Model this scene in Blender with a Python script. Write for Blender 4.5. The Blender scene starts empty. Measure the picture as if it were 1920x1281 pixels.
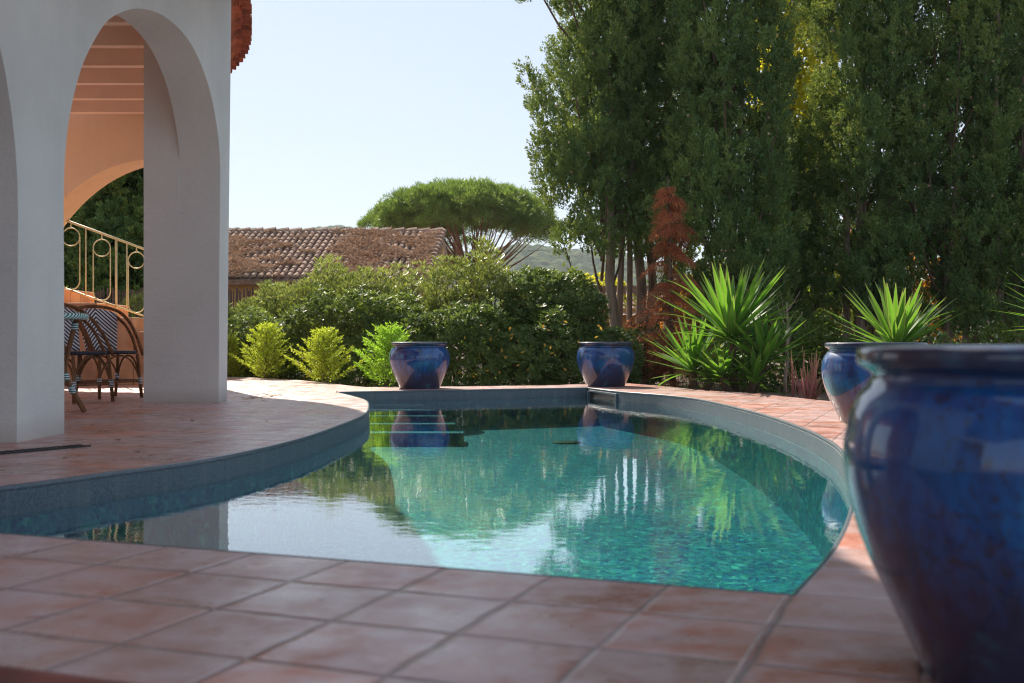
import bpy, bmesh, math, random
import numpy as np
from mathutils import Vector, Matrix
from mathutils.geometry import tessellate_polygon
PI = math.pi
R = math.radians
rng = np.random.default_rng(7)
random.seed(7)
scene = bpy.context.scene
COL = scene.collection
F = 2133.0
H0 = 0.56
def at(x, y, Y):
    """a point at depth Y metres that stands at photo position x, y"""
    return Vector(((x - 960) * Y / F, Y, H0 + (640.5 - y) * Y / F))
def gx(x, Y):
    return (x - 960) * Y / F

# ------------------------------------------------------------------ materials
class NT:
    def __init__(s, name):
        m = bpy.data.materials.new(name); m.use_nodes = True
        s.m = m; s.t = m.node_tree; s.t.nodes.clear()
        s.out = s.n('ShaderNodeOutputMaterial')
    def n(s, typ, **kw):
        nd = s.t.nodes.new(typ)
        ins = kw.pop('i', {})
        for k, v in kw.items(): setattr(nd, k, v)
        for k, v in ins.items(): s.set(nd, k, v)
        return nd
    def set(s, nd, k, v):
        sock = nd.inputs[k]
        if isinstance(v, bpy.types.NodeSocket): s.t.links.new(v, sock)
        elif isinstance(v, (tuple, list)) and len(v) == 3 and sock.type == 'RGBA': sock.default_value = (*v, 1)
        else: sock.default_value = v
    def math(s, op, a, b=0.0, c=None, clamp=False):
        nd = s.n('ShaderNodeMath', operation=op, use_clamp=clamp)
        s.set(nd, 0, a); s.set(nd, 1, b)
        if c is not None: s.set(nd, 2, c)
        return nd.outputs[0]
    def vmath(s, op, a, b):
        nd = s.n('ShaderNodeVectorMath', operation=op)
        s.set(nd, 0, a); s.set(nd, 1, b)
        return nd.outputs[0]
    def mix(s, f, a, b):
        nd = s.n('ShaderNodeMix', data_type='RGBA')
        s.set(nd, 0, f); s.set(nd, 6, a); s.set(nd, 7, b)
        return nd.outputs[2]
    def ramp(s, f, stops):
        nd = s.n('ShaderNodeValToRGB')
        els = nd.color_ramp.elements
        while len(els) < len(stops): els.new(0.5)
        for e, (p, c) in zip(els, stops):
            e.position = p
            e.color = (*c, 1) if isinstance(c, (tuple, list)) else (c, c, c, 1)
        s.set(nd, 0, f)
        return nd.outputs[0]
    def noise(s, vec, scale, detail=3, rough=0.55, dist=0.0):
        nd = s.n('ShaderNodeTexNoise', i={'Scale': scale, 'Detail': detail, 'Roughness': rough, 'Distortion': dist})
        if vec is not None: s.set(nd, 'Vector', vec)
        return nd.outputs[0]
    def obj(s):
        return s.n('ShaderNodeTexCoord').outputs['Object']
    def maprot(s, vec, rz=0, sc=(1, 1, 1), loc=(0, 0, 0)):
        nd = s.n('ShaderNodeMapping')
        s.set(nd, 'Vector', vec); nd.inputs['Rotation'].default_value = (0, 0, rz)
        nd.inputs['Scale'].default_value = sc; nd.inputs['Location'].default_value = loc
        return nd.outputs[0]
    def bump(s, h, strength=0.3, dist=0.01, normal=None):
        nd = s.n('ShaderNodeBump', i={'Strength': strength, 'Distance': dist, 'Height': h})
        if normal is not None: s.set(nd, 'Normal', normal)
        return nd.outputs[0]
    def pbr(s, color, rough=0.6, normal=None, spec=0.5, metal=0.0, coat=0.0, coat_rough=0.1):
        nd = s.n('ShaderNodeBsdfPrincipled')
        s.set(nd, 'Base Color', color); s.set(nd, 'Roughness', rough)
        s.set(nd, 'Specular IOR Level', spec); s.set(nd, 'Metallic', metal)
        s.set(nd, 'Coat IOR', 1.6 if coat else 1.5); s.set(nd, 'Coat Weight', coat); s.set(nd, 'Coat Roughness', coat_rough)
        if normal is not None: s.set(nd, 'Normal', normal)
        return nd.outputs[0]
    def done(s, sh):
        s.t.links.new(sh, s.out.inputs['Surface']); return s.m

def simple(name, c, rough=0.6, var=0.15, scale=6, bump=0.0, bscale=60, spec=0.5, metal=0):
    q = NT(name); o = q.obj()
    n = q.noise(o, scale, 5)
    lo = tuple(x * (1 - var) for x in c); hi = tuple(min(1, x * (1 + var)) for x in c)
    col = q.ramp(n, [(0.3, lo), (0.7, hi)])
    nm = q.bump(q.noise(o, bscale, 4), bump, 0.01) if bump else None
    return q.done(q.pbr(col, rough, nm, spec, metal))

def stucco(name, c, streak=0.12):
    q = NT(name); o = q.obj()
    big = q.noise(o, 0.7, 5)
    col = q.ramp(big, [(0.3, tuple(x * (1 - streak) for x in c)), (0.7, c)])
    st = q.noise(q.maprot(o, 0, (4, 4, 0.35)), 1.5, 4)
    col = q.mix(q.math('MULTIPLY', q.ramp(st, [(0.5, 0), (0.75, 1)]), 0.25), col, tuple(x * 0.72 for x in c))
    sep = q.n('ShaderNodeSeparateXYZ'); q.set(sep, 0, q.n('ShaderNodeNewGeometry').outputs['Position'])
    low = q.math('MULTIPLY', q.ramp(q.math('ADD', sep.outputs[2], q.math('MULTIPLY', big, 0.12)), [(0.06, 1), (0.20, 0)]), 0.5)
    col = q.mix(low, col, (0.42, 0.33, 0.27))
    h = q.math('ADD', q.noise(o, 38, 5, 0.65), q.math('MULTIPLY', q.noise(q.maprot(o, 0, (1, 1, 2.5)), 7, 3), 1.1))
    return q.done(q.pbr(col, 0.9, q.bump(h, 0.45, 0.009), 0.2))

def terracotta(name, rot, size, base, alt, dust, rough=0.55, off=(0, 0)):
    q = NT(name); o = q.obj()
    sz = size if isinstance(size, tuple) else (size, size)
    p = q.maprot(q.maprot(o, rot), 0, (1 / sz[0], 1 / sz[1], 1), (off[0], off[1], 0))
    wob = q.n('ShaderNodeTexNoise', i={'Scale': 2.3, 'Detail': 2.0, 'Vector': p}).outputs[1]
    p2 = q.vmath('ADD', p, q.vmath('MULTIPLY', q.vmath('SUBTRACT', wob, (0.5, 0.5, 0.5)), (0.05, 0.05, 0)))
    sx = q.n('ShaderNodeSeparateXYZ'); q.set(sx, 0, p2)
    fx = q.math('FRACT', sx.outputs[0]); fy = q.math('FRACT', sx.outputs[1])
    ex = q.math('MINIMUM', fx, q.math('SUBTRACT', 1.0, fx)); ey = q.math('MINIMUM', fy, q.math('SUBTRACT', 1.0, fy))
    e = q.math('MINIMUM', ex, ey)
    cell = q.n('ShaderNodeCombineXYZ'); q.set(cell, 0, q.math('FLOOR', sx.outputs[0])); q.set(cell, 1, q.math('FLOOR', sx.outputs[1]))
    wn = q.n('ShaderNodeTexWhiteNoise', noise_dimensions='3D'); q.set(wn, 0, cell.outputs[0])
    col = q.ramp(wn.outputs[0], [(0, tuple(x * 0.62 for x in base)), (0.3, base), (0.6, alt), (0.85, tuple(x * 0.8 for x in alt)), (1, tuple(x * 1.2 for x in base))])
    mott = q.noise(o, 9, 6, 0.65)
    col = q.mix(q.math('MULTIPLY', q.ramp(mott, [(0.40, 0), (0.66, 1)]), 0.8), col, dust)
    d2 = q.noise(q.vmath('ADD', o, (7, 3, 1)), 1.4, 4)
    col = q.mix(q.math('MULTIPLY', q.ramp(d2, [(0.42, 0), (0.62, 1)]), 0.6), col, dust)
    sp = q.noise(q.vmath('ADD', o, (2, 9, 4)), 14, 2)
    col = q.mix(q.math('MULTIPLY', q.ramp(sp, [(0.68, 0), (0.73, 1)]), 0.6), col, tuple(x * 0.45 for x in base))
    jn = q.noise(o, 3, 3)
    joint = q.ramp(e, [(0.012, 1), (0.026, 0)])
    jc = q.mix(q.ramp(jn, [(0.4, 0), (0.65, 1)]), (0.09, 0.075, 0.07), (0.25, 0.21, 0.19))
    col = q.mix(q.math('MULTIPLY', joint, 0.62), col, jc)
    h = q.math('ADD', q.math('MULTIPLY', q.ramp(e, [(0.0, 0), (0.05, 1)]), 1.0), q.math('MULTIPLY', q.noise(o, 22, 5), 0.35))
    h = q.math('ADD', h, q.math('MULTIPLY', wn.outputs[0], 0.3))
    rg = q.ramp(q.noise(o, 5, 4), [(0.3, rough - 0.12), (0.7, rough + 0.15)])
    return q.done(q.pbr(col, rg, q.bump(h, 0.6, 0.006), 0.5))

def leafmat(name, cols, trans=0.35, rough=0.5, tcol=None, clump=1.2, spec=0.4, tone=False):
    q = NT(name); g = q.n('ShaderNodeNewGeometry')
    o = q.obj()
    r = g.outputs['Random Per Island']
    cl = q.noise(o, clump, 3)
    f = q.math('ADD', q.math('MULTIPLY', r, 0.55), q.math('MULTIPLY', q.ramp(cl, [(0.3, 0), (0.7, 1)]), 0.45))
    if tone:
        tn = q.n('ShaderNodeAttribute', attribute_name='tone').outputs['Fac']
        f = q.math('ADD', q.math('MULTIPLY', f, 0.45), q.math('MULTIPLY', tn, 0.55))
    n = len(cols)
    col = q.ramp(f, [(0.1 + 0.8 * i / (n - 1), c) for i, c in enumerate(cols)])
    a = q.pbr(col, rough, None, spec)
    tr = q.n('ShaderNodeBsdfTranslucent')
    tc = q.mix(0.6, col, tcol) if tcol else col
    q.set(tr, 0, tc)
    mx = q.n('ShaderNodeMixShader'); mx.inputs[0].default_value = trans
    q.t.links.new(a, mx.inputs[1]); q.t.links.new(tr.outputs[0], mx.inputs[2])
    return q.done(mx.outputs[0])

def bark(name, c, sc=1.0):
    q = NT(name); o = q.obj()
    n = q.noise(q.maprot(o, 0, (14 * sc, 14 * sc, 1.6 * sc)), 1.5, 6, 0.6)
    col = q.ramp(n, [(0.3, tuple(x * 0.45 for x in c)), (0.7, c)])
    return q.done(q.pbr(col, 0.9, q.bump(n, 0.9, 0.03), 0.2))

M = {}
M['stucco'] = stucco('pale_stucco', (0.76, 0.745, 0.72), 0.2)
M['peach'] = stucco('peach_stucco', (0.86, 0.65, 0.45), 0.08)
M['joist'] = simple('painted_joist', (0.86, 0.66, 0.52), 0.7, 0.08, 2, 0.15, 20)
M['ceiling'] = simple('painted_boards', (0.72, 0.54, 0.42), 0.8, 0.1, 2)
TA = R(20.9)
M['tiles'] = terracotta('terracotta_tiles', TA, (0.2786, 0.295), (0.50, 0.17, 0.10), (0.43, 0.23, 0.18), (0.57, 0.43, 0.42), 0.33, (0.1425, 0.227))
M['stair_tile'] = terracotta('orange_stair_tiles', 0, 0.33, (0.86, 0.34, 0.10), (0.82, 0.38, 0.15), (0.8, 0.42, 0.2), 0.6)
M['bullnose'] = simple('bullnose_terracotta', (0.20, 0.055, 0.035), 0.5, 0.25, 9, 0.2)
M['eave'] = simple('red_canal_tile', (0.40, 0.105, 0.055), 0.75, 0.55, 3.5, 0.4, 25)
M['mortar'] = simple('mortar', (0.55, 0.45, 0.36), 0.95, 0.2, 8)
M['grout'] = simple('pale_joint', (0.48, 0.36, 0.30), 0.9, 0.3, 12, 0.3)
M['soil'] = simple('soil', (0.13, 0.085, 0.055), 0.95, 0.5, 2.5, 0.8, 30)
M['grass'] = leafmat('grass_blades', [(0.05, 0.07, 0.02), (0.10, 0.12, 0.03), (0.2, 0.17, 0.07)], 0.3)
M['iron'] = simple('cream_iron', (0.72, 0.70, 0.42), 0.45, 0.1, 10)
M['antenna'] = simple('antenna_metal', (0.12, 0.12, 0.13), 0.5, 0.1)
M['black'] = simple('black_iron', (0.02, 0.02, 0.022), 0.5, 0.2, 30)
M['dark'] = simple('dark_cavity', (0.008, 0.01, 0.012), 0.7, 0.2)  # near-black: stands for shade in hollows, also colours the floor drain
M['rattan'] = bark('rattan_cane', (0.30, 0.15, 0.075), 2)
M['trunk'] = bark('cypress_bark', (0.42, 0.31, 0.24))
M['pinebark'] = bark('pine_bark', (0.36, 0.19, 0.12))
M['limb'] = bark('dark_limb', (0.20, 0.14, 0.10))
M['lowstone'] = simple('lower_paving', (0.30, 0.27, 0.27), 0.7, 0.2, 3, 0.3)
M['bulb'] = simple('white_plastic', (0.6, 0.6, 0.6), 0.5)

def m_liner():
    q = NT('slate_liner'); o = q.obj()
    n = q.noise(o, 130, 3, 0.7); b = q.noise(o, 1.7, 4)
    col = q.ramp(n, [(0.38, (0.03, 0.05, 0.072)), (0.62, (0.12, 0.15, 0.18))])
    col = q.mix(q.math('MULTIPLY', b, 0.35), col, (0.05, 0.075, 0.10))
    st = q.noise(q.maprot(o, 0, (9, 9, 0.6)), 2, 4)
    col = q.mix(q.math('MULTIPLY', q.ramp(st, [(0.5, 0), (0.72, 1)]), 0.35), col, (0.16, 0.18, 0.19))
    return q.done(q.pbr(col, 0.45, q.bump(n, 0.25, 0.003), 0.5))
M['liner'] = m_liner()
def m_lip():
    q = NT('coping_lip'); o = q.obj()
    n = q.noise(o, 60, 3)
    return q.done(q.pbr(q.ramp(n, [(0.3, (0.05, 0.07, 0.09)), (0.7, (0.10, 0.125, 0.15))]), 0.32, q.bump(n, 0.2, 0.002), 0.6))
M['lip'] = m_lip()
def m_mosaic():
    q = NT('pool_mosaic'); o = q.obj()
    w = q.n('ShaderNodeTexNoise', i={'Scale': 11.0, 'Detail': 3.0, 'Vector': o}).outputs[1]
    p = q.vmath('ADD', o, q.vmath('MULTIPLY', q.vmath('SUBTRACT', w, (0.5, 0.5, 0.5)), (0.14, 0.14, 0.0)))
    v = q.n('ShaderNodeTexVoronoi', i={'Scale': 38.0, 'Randomness': 0.45}); q.set(v, 'Vector', p)
    sc = q.n('ShaderNodeSeparateColor'); q.set(sc, 0, v.outputs['Color'])
    col = q.ramp(sc.outputs[0], [(0.0, (0.001, 0.025, 0.15)), (0.22, (0.003, 0.10, 0.20)), (0.45, (0.004, 0.19, 0.27)), (0.68, (0.02, 0.30, 0.25)), (0.86, (0.003, 0.13, 0.30)), (1.0, (0.14, 0.52, 0.42))])
    b = q.noise(q.maprot(o, 0.4, (1, 1.9, 1)), 5, 4, 0.6, 1.0)
    col = q.mix(q.math('MULTIPLY', q.ramp(b, [(0.35, 1), (0.6, 0)]), 0.6), col, (0.005, 0.10, 0.12))
    return q.done(q.pbr(col, 0.5, None, 0.3))
M['mosaic'] = m_mosaic()
def m_water():
    q = NT('pool_water'); o = q.obj()
    n1 = q.noise(q.maprot(o, 0.3, (1, 1, 1)), 3.2, 3, 0.5)
    n2 = q.noise(q.maprot(o, 0.3, (1, 1.6, 1)), 11, 3, 0.55)
    patch = q.ramp(q.noise(o, 0.55, 2), [(0.35, 0.25), (0.65, 1.0)])
    h = q.math('ADD', q.math('MULTIPLY', n1, 0.9), q.math('MULTIPLY', q.math('MULTIPLY', n2, patch), 0.45))
    nm = q.bump(h, 1.0, 0.0013)
    geo = q.n('ShaderNodeNewGeometry')
    dt = q.n('ShaderNodeVectorMath', operation='DOT_PRODUCT'); q.set(dt, 0, geo.outputs['Incoming']); q.set(dt, 1, nm)
    om = q.math('SUBTRACT', 1.0, q.math('ABSOLUTE', dt.outputs['Value']), clamp=True)
    fres = q.math('ADD', q.math('MULTIPLY', q.math('POWER', om, 3.3), 0.98), 0.02, clamp=True)
    tr = q.n('ShaderNodeBsdfTransparent', i={'Color': (0.60, 0.98, 0.95, 1)})
    gl = q.n('ShaderNodeBsdfGlossy', i={'Roughness': 0.008, 'Color': (0.97, 0.98, 1, 1)}); q.set(gl, 'Normal', nm)
    mx = q.n('ShaderNodeMixShader'); q.set(mx, 0, fres)
    q.t.links.new(tr.outputs[0], mx.inputs[1]); q.t.links.new(gl.outputs[0], mx.inputs[2])
    return q.done(mx.outputs[0])
M['water'] = m_water()
def m_glaze():
    q = NT('blue_glaze'); o = q.obj()
    oi = q.n('ShaderNodeObjectInfo').outputs['Random']
    off = q.n('ShaderNodeCombineXYZ'); q.set(off, 0, q.math('MULTIPLY', oi, 20.0))
    o2 = q.vmath('ADD', o, off.outputs[0])
    big = q.noise(q.maprot(o2, 0, (3, 3, 1.1)), 1.6, 5, 0.6)
    drip = q.noise(q.maprot(o2, 0, (14, 14, 3.2)), 1.2, 6, 0.7)
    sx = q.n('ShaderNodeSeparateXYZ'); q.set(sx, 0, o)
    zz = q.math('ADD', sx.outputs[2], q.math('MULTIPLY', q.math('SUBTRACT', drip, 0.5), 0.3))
    col = q.ramp(q.math('ADD', q.math('MULTIPLY', big, 0.5), q.math('MULTIPLY', drip, 0.5)),
                 [(0.36, (0.002, 0.010, 0.05)), (0.47, (0.003, 0.040, 0.18)), (0.6, (0.004, 0.095, 0.32)), (0.74, (0.02, 0.23, 0.38))])
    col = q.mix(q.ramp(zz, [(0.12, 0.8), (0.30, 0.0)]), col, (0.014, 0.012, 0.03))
    col = q.mix(q.ramp(q.math('ADD', sx.outputs[2], q.math('MULTIPLY', drip, 0.03)), [(0.5, 0), (0.535, 0.8)]), col, (0.012, 0.010, 0.018))
    spk = q.noise(o2, 55, 5, 0.7); pat = q.noise(q.vmath('ADD', o2, (4, 1, 8)), 5.5, 5, 0.65)
    col = q.mix(q.math('MULTIPLY', q.math('MULTIPLY', q.ramp(spk, [(0.50, 0), (0.62, 1)]), q.ramp(pat, [(0.42, 0), (0.62, 1)])), 0.8), col, (0.02, 0.014, 0.016))
    col = q.mix(q.math('MULTIPLY', q.ramp(pat, [(0.22, 1), (0.40, 0)]), 0.65), col, (0.05, 0.26, 0.36))
    h = q.math('ADD', q.math('MULTIPLY', big, 1.0), q.math('MULTIPLY', q.noise(o2, 14, 4), 0.25))
    return q.done(q.pbr(col, 0.45, q.bump(h, 0.22, 0.02), 0.25, 0, 1.0, 0.03))
M['glaze'] = m_glaze()
def m_roof():
    q = NT('old_roof_tile'); o = q.obj()
    g = q.n('ShaderNodeNewGeometry').outputs['Random Per Island']
    n = q.noise(o, 1.1, 6, 0.65); n2 = q.noise(o, 9, 4)
    col = q.ramp(n2, [(0.25, (0.18, 0.11, 0.085)), (0.5, (0.42, 0.28, 0.21)), (0.75, (0.58, 0.46, 0.38))])
    col = q.mix(q.math('MULTIPLY', g, 0.5), col, (0.2, 0.10, 0.075))
    col = q.mix(q.ramp(n, [(0.5, 0), (0.6, 0.6)]), col, (0.22, 0.15, 0.10))
    return q.done(q.pbr(col, 0.9, None, 0.2))
M['roof'] = m_roof()
def m_chevron(name, c1, c2, pitch):
    q = NT(name); o = q.obj()
    s = q.n('ShaderNodeSeparateXYZ'); q.set(s, 0, o)
    u = q.math('ADD', q.math('ABSOLUTE', s.outputs[1]), s.outputs[2])
    f = q.math('FRACT', q.math('DIVIDE', u, pitch))
    k = q.math('GREATER_THAN', f, 0.48)
    return q.done(q.pbr(q.mix(k, c1, c2), 0.55, q.bump(q.noise(o, 220, 2), 0.4, 0.002), 0.4))
M['chevron'] = m_chevron('navy_white_weave', (0.02, 0.025, 0.06), (0.72, 0.70, 0.72), 0.042)
M['seatweave'] = m_chevron('navy_seat_weave', (0.008, 0.01, 0.02), (0.035, 0.04, 0.07), 0.03)
M['tealweave'] = m_chevron('teal_white_weave', (0.0, 0.17, 0.17), (0.6, 0.72, 0.7), 0.03)
def m_bands(name, c1, c2, pitch):
    q = NT(name); o = q.obj()
    s = q.n('ShaderNodeSeparateXYZ'); q.set(s, 0, o)
    k = q.math('GREATER_THAN', q.math('FRACT', q.math('DIVIDE', s.outputs[2], pitch)), 0.5)
    return q.done(q.pbr(q.mix(k, c1, c2), 0.5))
M['bands'] = m_bands('navy_white_binding', (0.02, 0.02, 0.05), (0.7, 0.7, 0.7), 0.016)
M['tealbands'] = m_bands('teal_white_binding', (0.0, 0.15, 0.16), (0.7, 0.75, 0.75), 0.018)
def m_reed():
    q = NT('reed_screen'); o = q.obj()
    n = q.noise(q.maprot(o, 0, (60, 60, 0.8)), 1.0, 3)
    return q.done(q.pbr(q.ramp(n, [(0.3, (0.06, 0.035, 0.03)), (0.7, (0.25, 0.16, 0.13))]), 0.9, q.bump(n, 1, 0.02)))
M['reed'] = m_reed()
def m_hill():
    q = NT('wooded_hill'); o = q.obj()
    v = q.n('ShaderNodeTexVoronoi', i={'Scale': 0.16}); q.set(v, 'Vector', o)
    sc = q.n('ShaderNodeSeparateColor'); q.set(sc, 0, v.outputs['Color'])
    col = q.ramp(sc.outputs[0], [(0, (0.025, 0.05, 0.02)), (0.5, (0.05, 0.085, 0.03)), (1, (0.12, 0.13, 0.045))])
    n = q.noise(o, 0.7, 5, 0.7)
    return q.done(q.pbr(q.mix(q.ramp(n, [(0.35, 0.6), (0.6, 0)]), col, (0.02, 0.04, 0.015)), 0.95, q.bump(n, 1, 1.5), 0.1))
M['hill'] = m_hill()
M['cyp'] = leafmat('cypress_foliage', [(0.015, 0.045, 0.022), (0.075, 0.165, 0.06), (0.19, 0.30, 0.085), (0.42, 0.46, 0.11)], 0.30, 0.6, (0.36, 0.38, 0.04), 0.9, 0.2, True)  # dark first stop puts the shade inside the crowns into the colour
M['cone'] = simple('cypress_cone', (0.5, 0.36, 0.24), 0.8)
M['pine'] = leafmat('pine_needles', [(0.075, 0.13, 0.03), (0.16, 0.24, 0.045), (0.28, 0.36, 0.075)], 0.45, 0.5, (0.2, 0.3, 0.04), 0.7)
M['oleander'] = leafmat('oleander_leaves', [(0.06, 0.10, 0.03), (0.12, 0.17, 0.045), (0.21, 0.25, 0.07), (0.34, 0.34, 0.14)], 0.42, 0.4, (0.40, 0.46, 0.06), 1.5, 0.5)
M['pitto'] = leafmat('pittosporum_leaves', [(0.045, 0.085, 0.022), (0.085, 0.14, 0.035), (0.13, 0.20, 0.05), (0.21, 0.25, 0.07)], 0.38, 0.5, (0.28, 0.36, 0.04), 1.5, 0.3)
M['yleaf'] = leafmat('fallen_yellow_leaf', [(0.5, 0.28, 0.03), (0.6, 0.4, 0.05)], 0.4)
M['thuja'] = leafmat('young_conifer_foliage', [(0.17, 0.26, 0.03), (0.33, 0.42, 0.05), (0.52, 0.58, 0.09)], 0.55, 0.5, (0.58, 0.68, 0.04), 2.5)
M['thujag'] = leafmat('green_conifer_foliage', [(0.12, 0.26, 0.03), (0.24, 0.45, 0.05), (0.42, 0.60, 0.08)], 0.55, 0.5, (0.45, 0.72, 0.04), 2.5)
M['yucca'] = leafmat('yucca_leaf', [(0.04, 0.13, 0.03), (0.07, 0.21, 0.035), (0.13, 0.30, 0.05)], 0.42, 0.5, (0.25, 0.52, 0.02), 2.0, 0.25)
M['yucca_edge'] = leafmat('yucca_leaf_margin', [(0.4, 0.35, 0.12), (0.5, 0.42, 0.18)], 0.4, 0.4)
M['dead'] = leafmat('dead_rust_foliage', [(0.16, 0.09, 0.06), (0.36, 0.13, 0.07), (0.55, 0.21, 0.10), (0.72, 0.36, 0.18)], 0.5, 0.8, (0.72, 0.28, 0.10), 2.0, 0.1)
M['autumn'] = leafmat('yellow_autumn_leaves', [(0.26, 0.32, 0.03), (0.50, 0.50, 0.04), (0.74, 0.62, 0.06)], 0.6, 0.5, (0.85, 0.8, 0.04), 1.0)
M['amber'] = leafmat('amber_autumn_leaves', [(0.30, 0.12, 0.02), (0.55, 0.27, 0.04), (0.65, 0.40, 0.08)], 0.5, 0.5, (0.8, 0.36, 0.03), 1.0)
M['lime'] = leafmat('light_green_leaves', [(0.08, 0.13, 0.02), (0.18, 0.26, 0.03), (0.32, 0.38, 0.06)], 0.45, 0.5, (0.4, 0.5, 0.03), 1.0)
M['phormium'] = leafmat('pink_phormium_leaf', [(0.30, 0.06, 0.08), (0.5, 0.16, 0.2), (0.3, 0.2, 0.12)], 0.35)
M['litter'] = leafmat('pine_litter', [(0.28, 0.16, 0.10), (0.46, 0.30, 0.2), (0.58, 0.42, 0.3)], 0.1, 0.9, None, 1.0, 0.1)

# ------------------------------------------------------------------ builders
def tag(o, label=None, cat=None, group=None, kind=None):
    if label: o['label'] = label
    if cat: o['category'] = cat
    if group: o['group'] = group
    if kind: o['kind'] = kind
    return o
def empty(name, loc=(0, 0, 0), rz=0.0):
    o = bpy.data.objects.new(name, None); COL.objects.link(o)
    o.empty_display_size = 0.1
    o.location = loc; o.rotation_euler = (0, 0, rz)
    return o
def thing(name, label, cat, loc=(0, 0, 0), rz=0.0, group=None):
    return tag(empty(name, loc, rz), label, cat, group)
def link(name, me, mat, parent=None, smooth=False):
    if not isinstance(mat, (list, tuple)): mat = [mat]
    for m in mat: me.materials.append(m)
    if smooth: me.shade_smooth()
    o = bpy.data.objects.new(name, me); COL.objects.link(o)
    if parent is not None: o.parent = parent
    return o
class MB:
    def __init__(s): s.v = []; s.f = []
    def add(s, vs, fs):
        b = len(s.v); s.v += [tuple(v) for v in vs]; s.f += [tuple(i + b for i in f) for f in fs]
        return s
    def box(s, c, d, rz=0, rx=0, ry=0):
        m = Matrix.Rotation(rz, 3, 'Z') @ Matrix.Rotation(ry, 3, 'Y') @ Matrix.Rotation(rx, 3, 'X')
        vs = [Vector(c) + m @ Vector((x * d[0] / 2, y * d[1] / 2, z * d[2] / 2)) for x in (-1, 1) for y in (-1, 1) for z in (-1, 1)]
        return s.add(vs, [(0, 1, 3, 2), (4, 6, 7, 5), (0, 4, 5, 1), (2, 3, 7, 6), (0, 2, 6, 4), (1, 5, 7, 3)])
    def tube(s, path, rad, n=8, closed=False):
        P = [Vector(p) for p in path]; k = len(P)
        if not isinstance(rad, (list, tuple)): rad = [rad] * k
        up = None; vs = []
        for i in range(k):
            if closed: t = P[(i + 1) % k] - P[i - 1]
            else: t = P[min(i + 1, k - 1)] - P[max(i - 1, 0)]
            t.normalize()
            if up is None:
                up = t.orthogonal().normalized()
            up = (up - t * up.dot(t)).normalized()
            sd = t.cross(up)
            for j in range(n):
                a = 2 * PI * j / n
                vs.append(P[i] + (up * math.cos(a) + sd * math.sin(a)) * rad[i])
        fs = []
        for i in range(k if closed else k - 1):
            i2 = (i + 1) % k
            for j in range(n):
                j2 = (j + 1) % n
                fs.append((i * n + j, i * n + j2, i2 * n + j2, i2 * n + j))
        if not closed:
            fs.append(tuple(reversed(range(n)))); fs.append(tuple(range((k - 1) * n, k * n)))
        return s.add(vs, fs)
    def lathe(s, prof, n=64, c=(0, 0, 0)):
        vs = []
        for r, z in prof:
            for j in range(n):
                a = 2 * PI * j / n
                vs.append((c[0] + r * math.cos(a), c[1] + r * math.sin(a), c[2] + z))
        fs = []
        for i in range(len(prof) - 1):
            for j in range(n):
                j2 = (j + 1) % n
                fs.append((i * n + j, i * n + j2, (i + 1) * n + j2, (i + 1) * n + j))
        return s.add(vs, fs)
    def prism(s, poly, fa, fb):
        """poly: 2-D outline; fa/fb map a 2-D point to the two faces"""
        n = len(poly)
        A = [fa(*p) for p in poly]; B = [fb(*p) for p in poly]
        tris = tessellate_polygon([[Vector((p[0], p[1], 0)) for p in poly]])
        fs = [t for t in tris] + [tuple(i + n for i in reversed(t)) for t in tris]
        fs += [(i, (i + 1) % n, (i + 1) % n + n, i + n) for i in range(n)]
        return s.add(A + B, fs)
    def build(s, name, mat, parent=None, smooth=False, bevel=0, fix=False, autosmooth=None):
        me = bpy.data.meshes.new(name); me.from_pydata([tuple(v) for v in s.v], [], s.f); me.update()
        bm = bmesh.new(); bm.from_mesh(me); bmesh.ops.recalc_face_normals(bm, faces=bm.faces); bm.to_mesh(me); bm.free()
        o = link(name, me, mat, parent, smooth or autosmooth is not None)
        if autosmooth is not None:
            me.set_sharp_from_angle(angle=R(autosmooth))
        if bevel:
            b = o.modifiers.new('Bevel', 'BEVEL'); b.width = bevel; b.segments = 2; b.limit_method = 'ANGLE'; b.angle_limit = R(50)
        return o

def quads(name, V, mat, parent=None):
    """V: (n,4,3) array"""
    n = len(V)
    me = bpy.data.meshes.new(name)
    me.vertices.add(n * 4); me.loops.add(n * 4); me.polygons.add(n)
    me.vertices.foreach_set('co', np.ascontiguousarray(V, dtype=np.float32).ravel())
    me.loops.foreach_set('vertex_index', np.arange(n * 4, dtype=np.int32))
    me.polygons.foreach_set('loop_start', np.arange(0, n * 4, 4, dtype=np.int32))
    me.update(calc_edges=True)
    return link(name, me, mat, parent)
def unit(v): return v / (np.linalg.norm(v, axis=-1, keepdims=True) + 1e-9)
def leaf(P, D, L, W, mid=0.5, flat=None):
    n = len(P); D = unit(D)
    ref = rng.normal(size=(n, 3)) if flat is None else flat + rng.normal(size=(n, 3)) * 0.35
    S = unit(np.cross(D, ref))
    L = np.broadcast_to(np.asarray(L, float), (n,))[:, None]; W = np.broadcast_to(np.asarray(W, float), (n,))[:, None]
    m = P + D * L * mid
    return np.stack([P, m + S * W / 2, P + D * L, m - S * W / 2], 1)
def lump(p, s, seed=0):
    """cheap smooth noise of points, about -1..1"""
    r = np.random.default_rng(seed); out = 0
    for k in range(6):
        f = r.normal(size=3) * s * (1 + 0.5 * k); ph = r.random() * 6.28
        out = out + np.sin(p @ f + ph) / (1 + 0.35 * k)
    return out / 2.2
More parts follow.
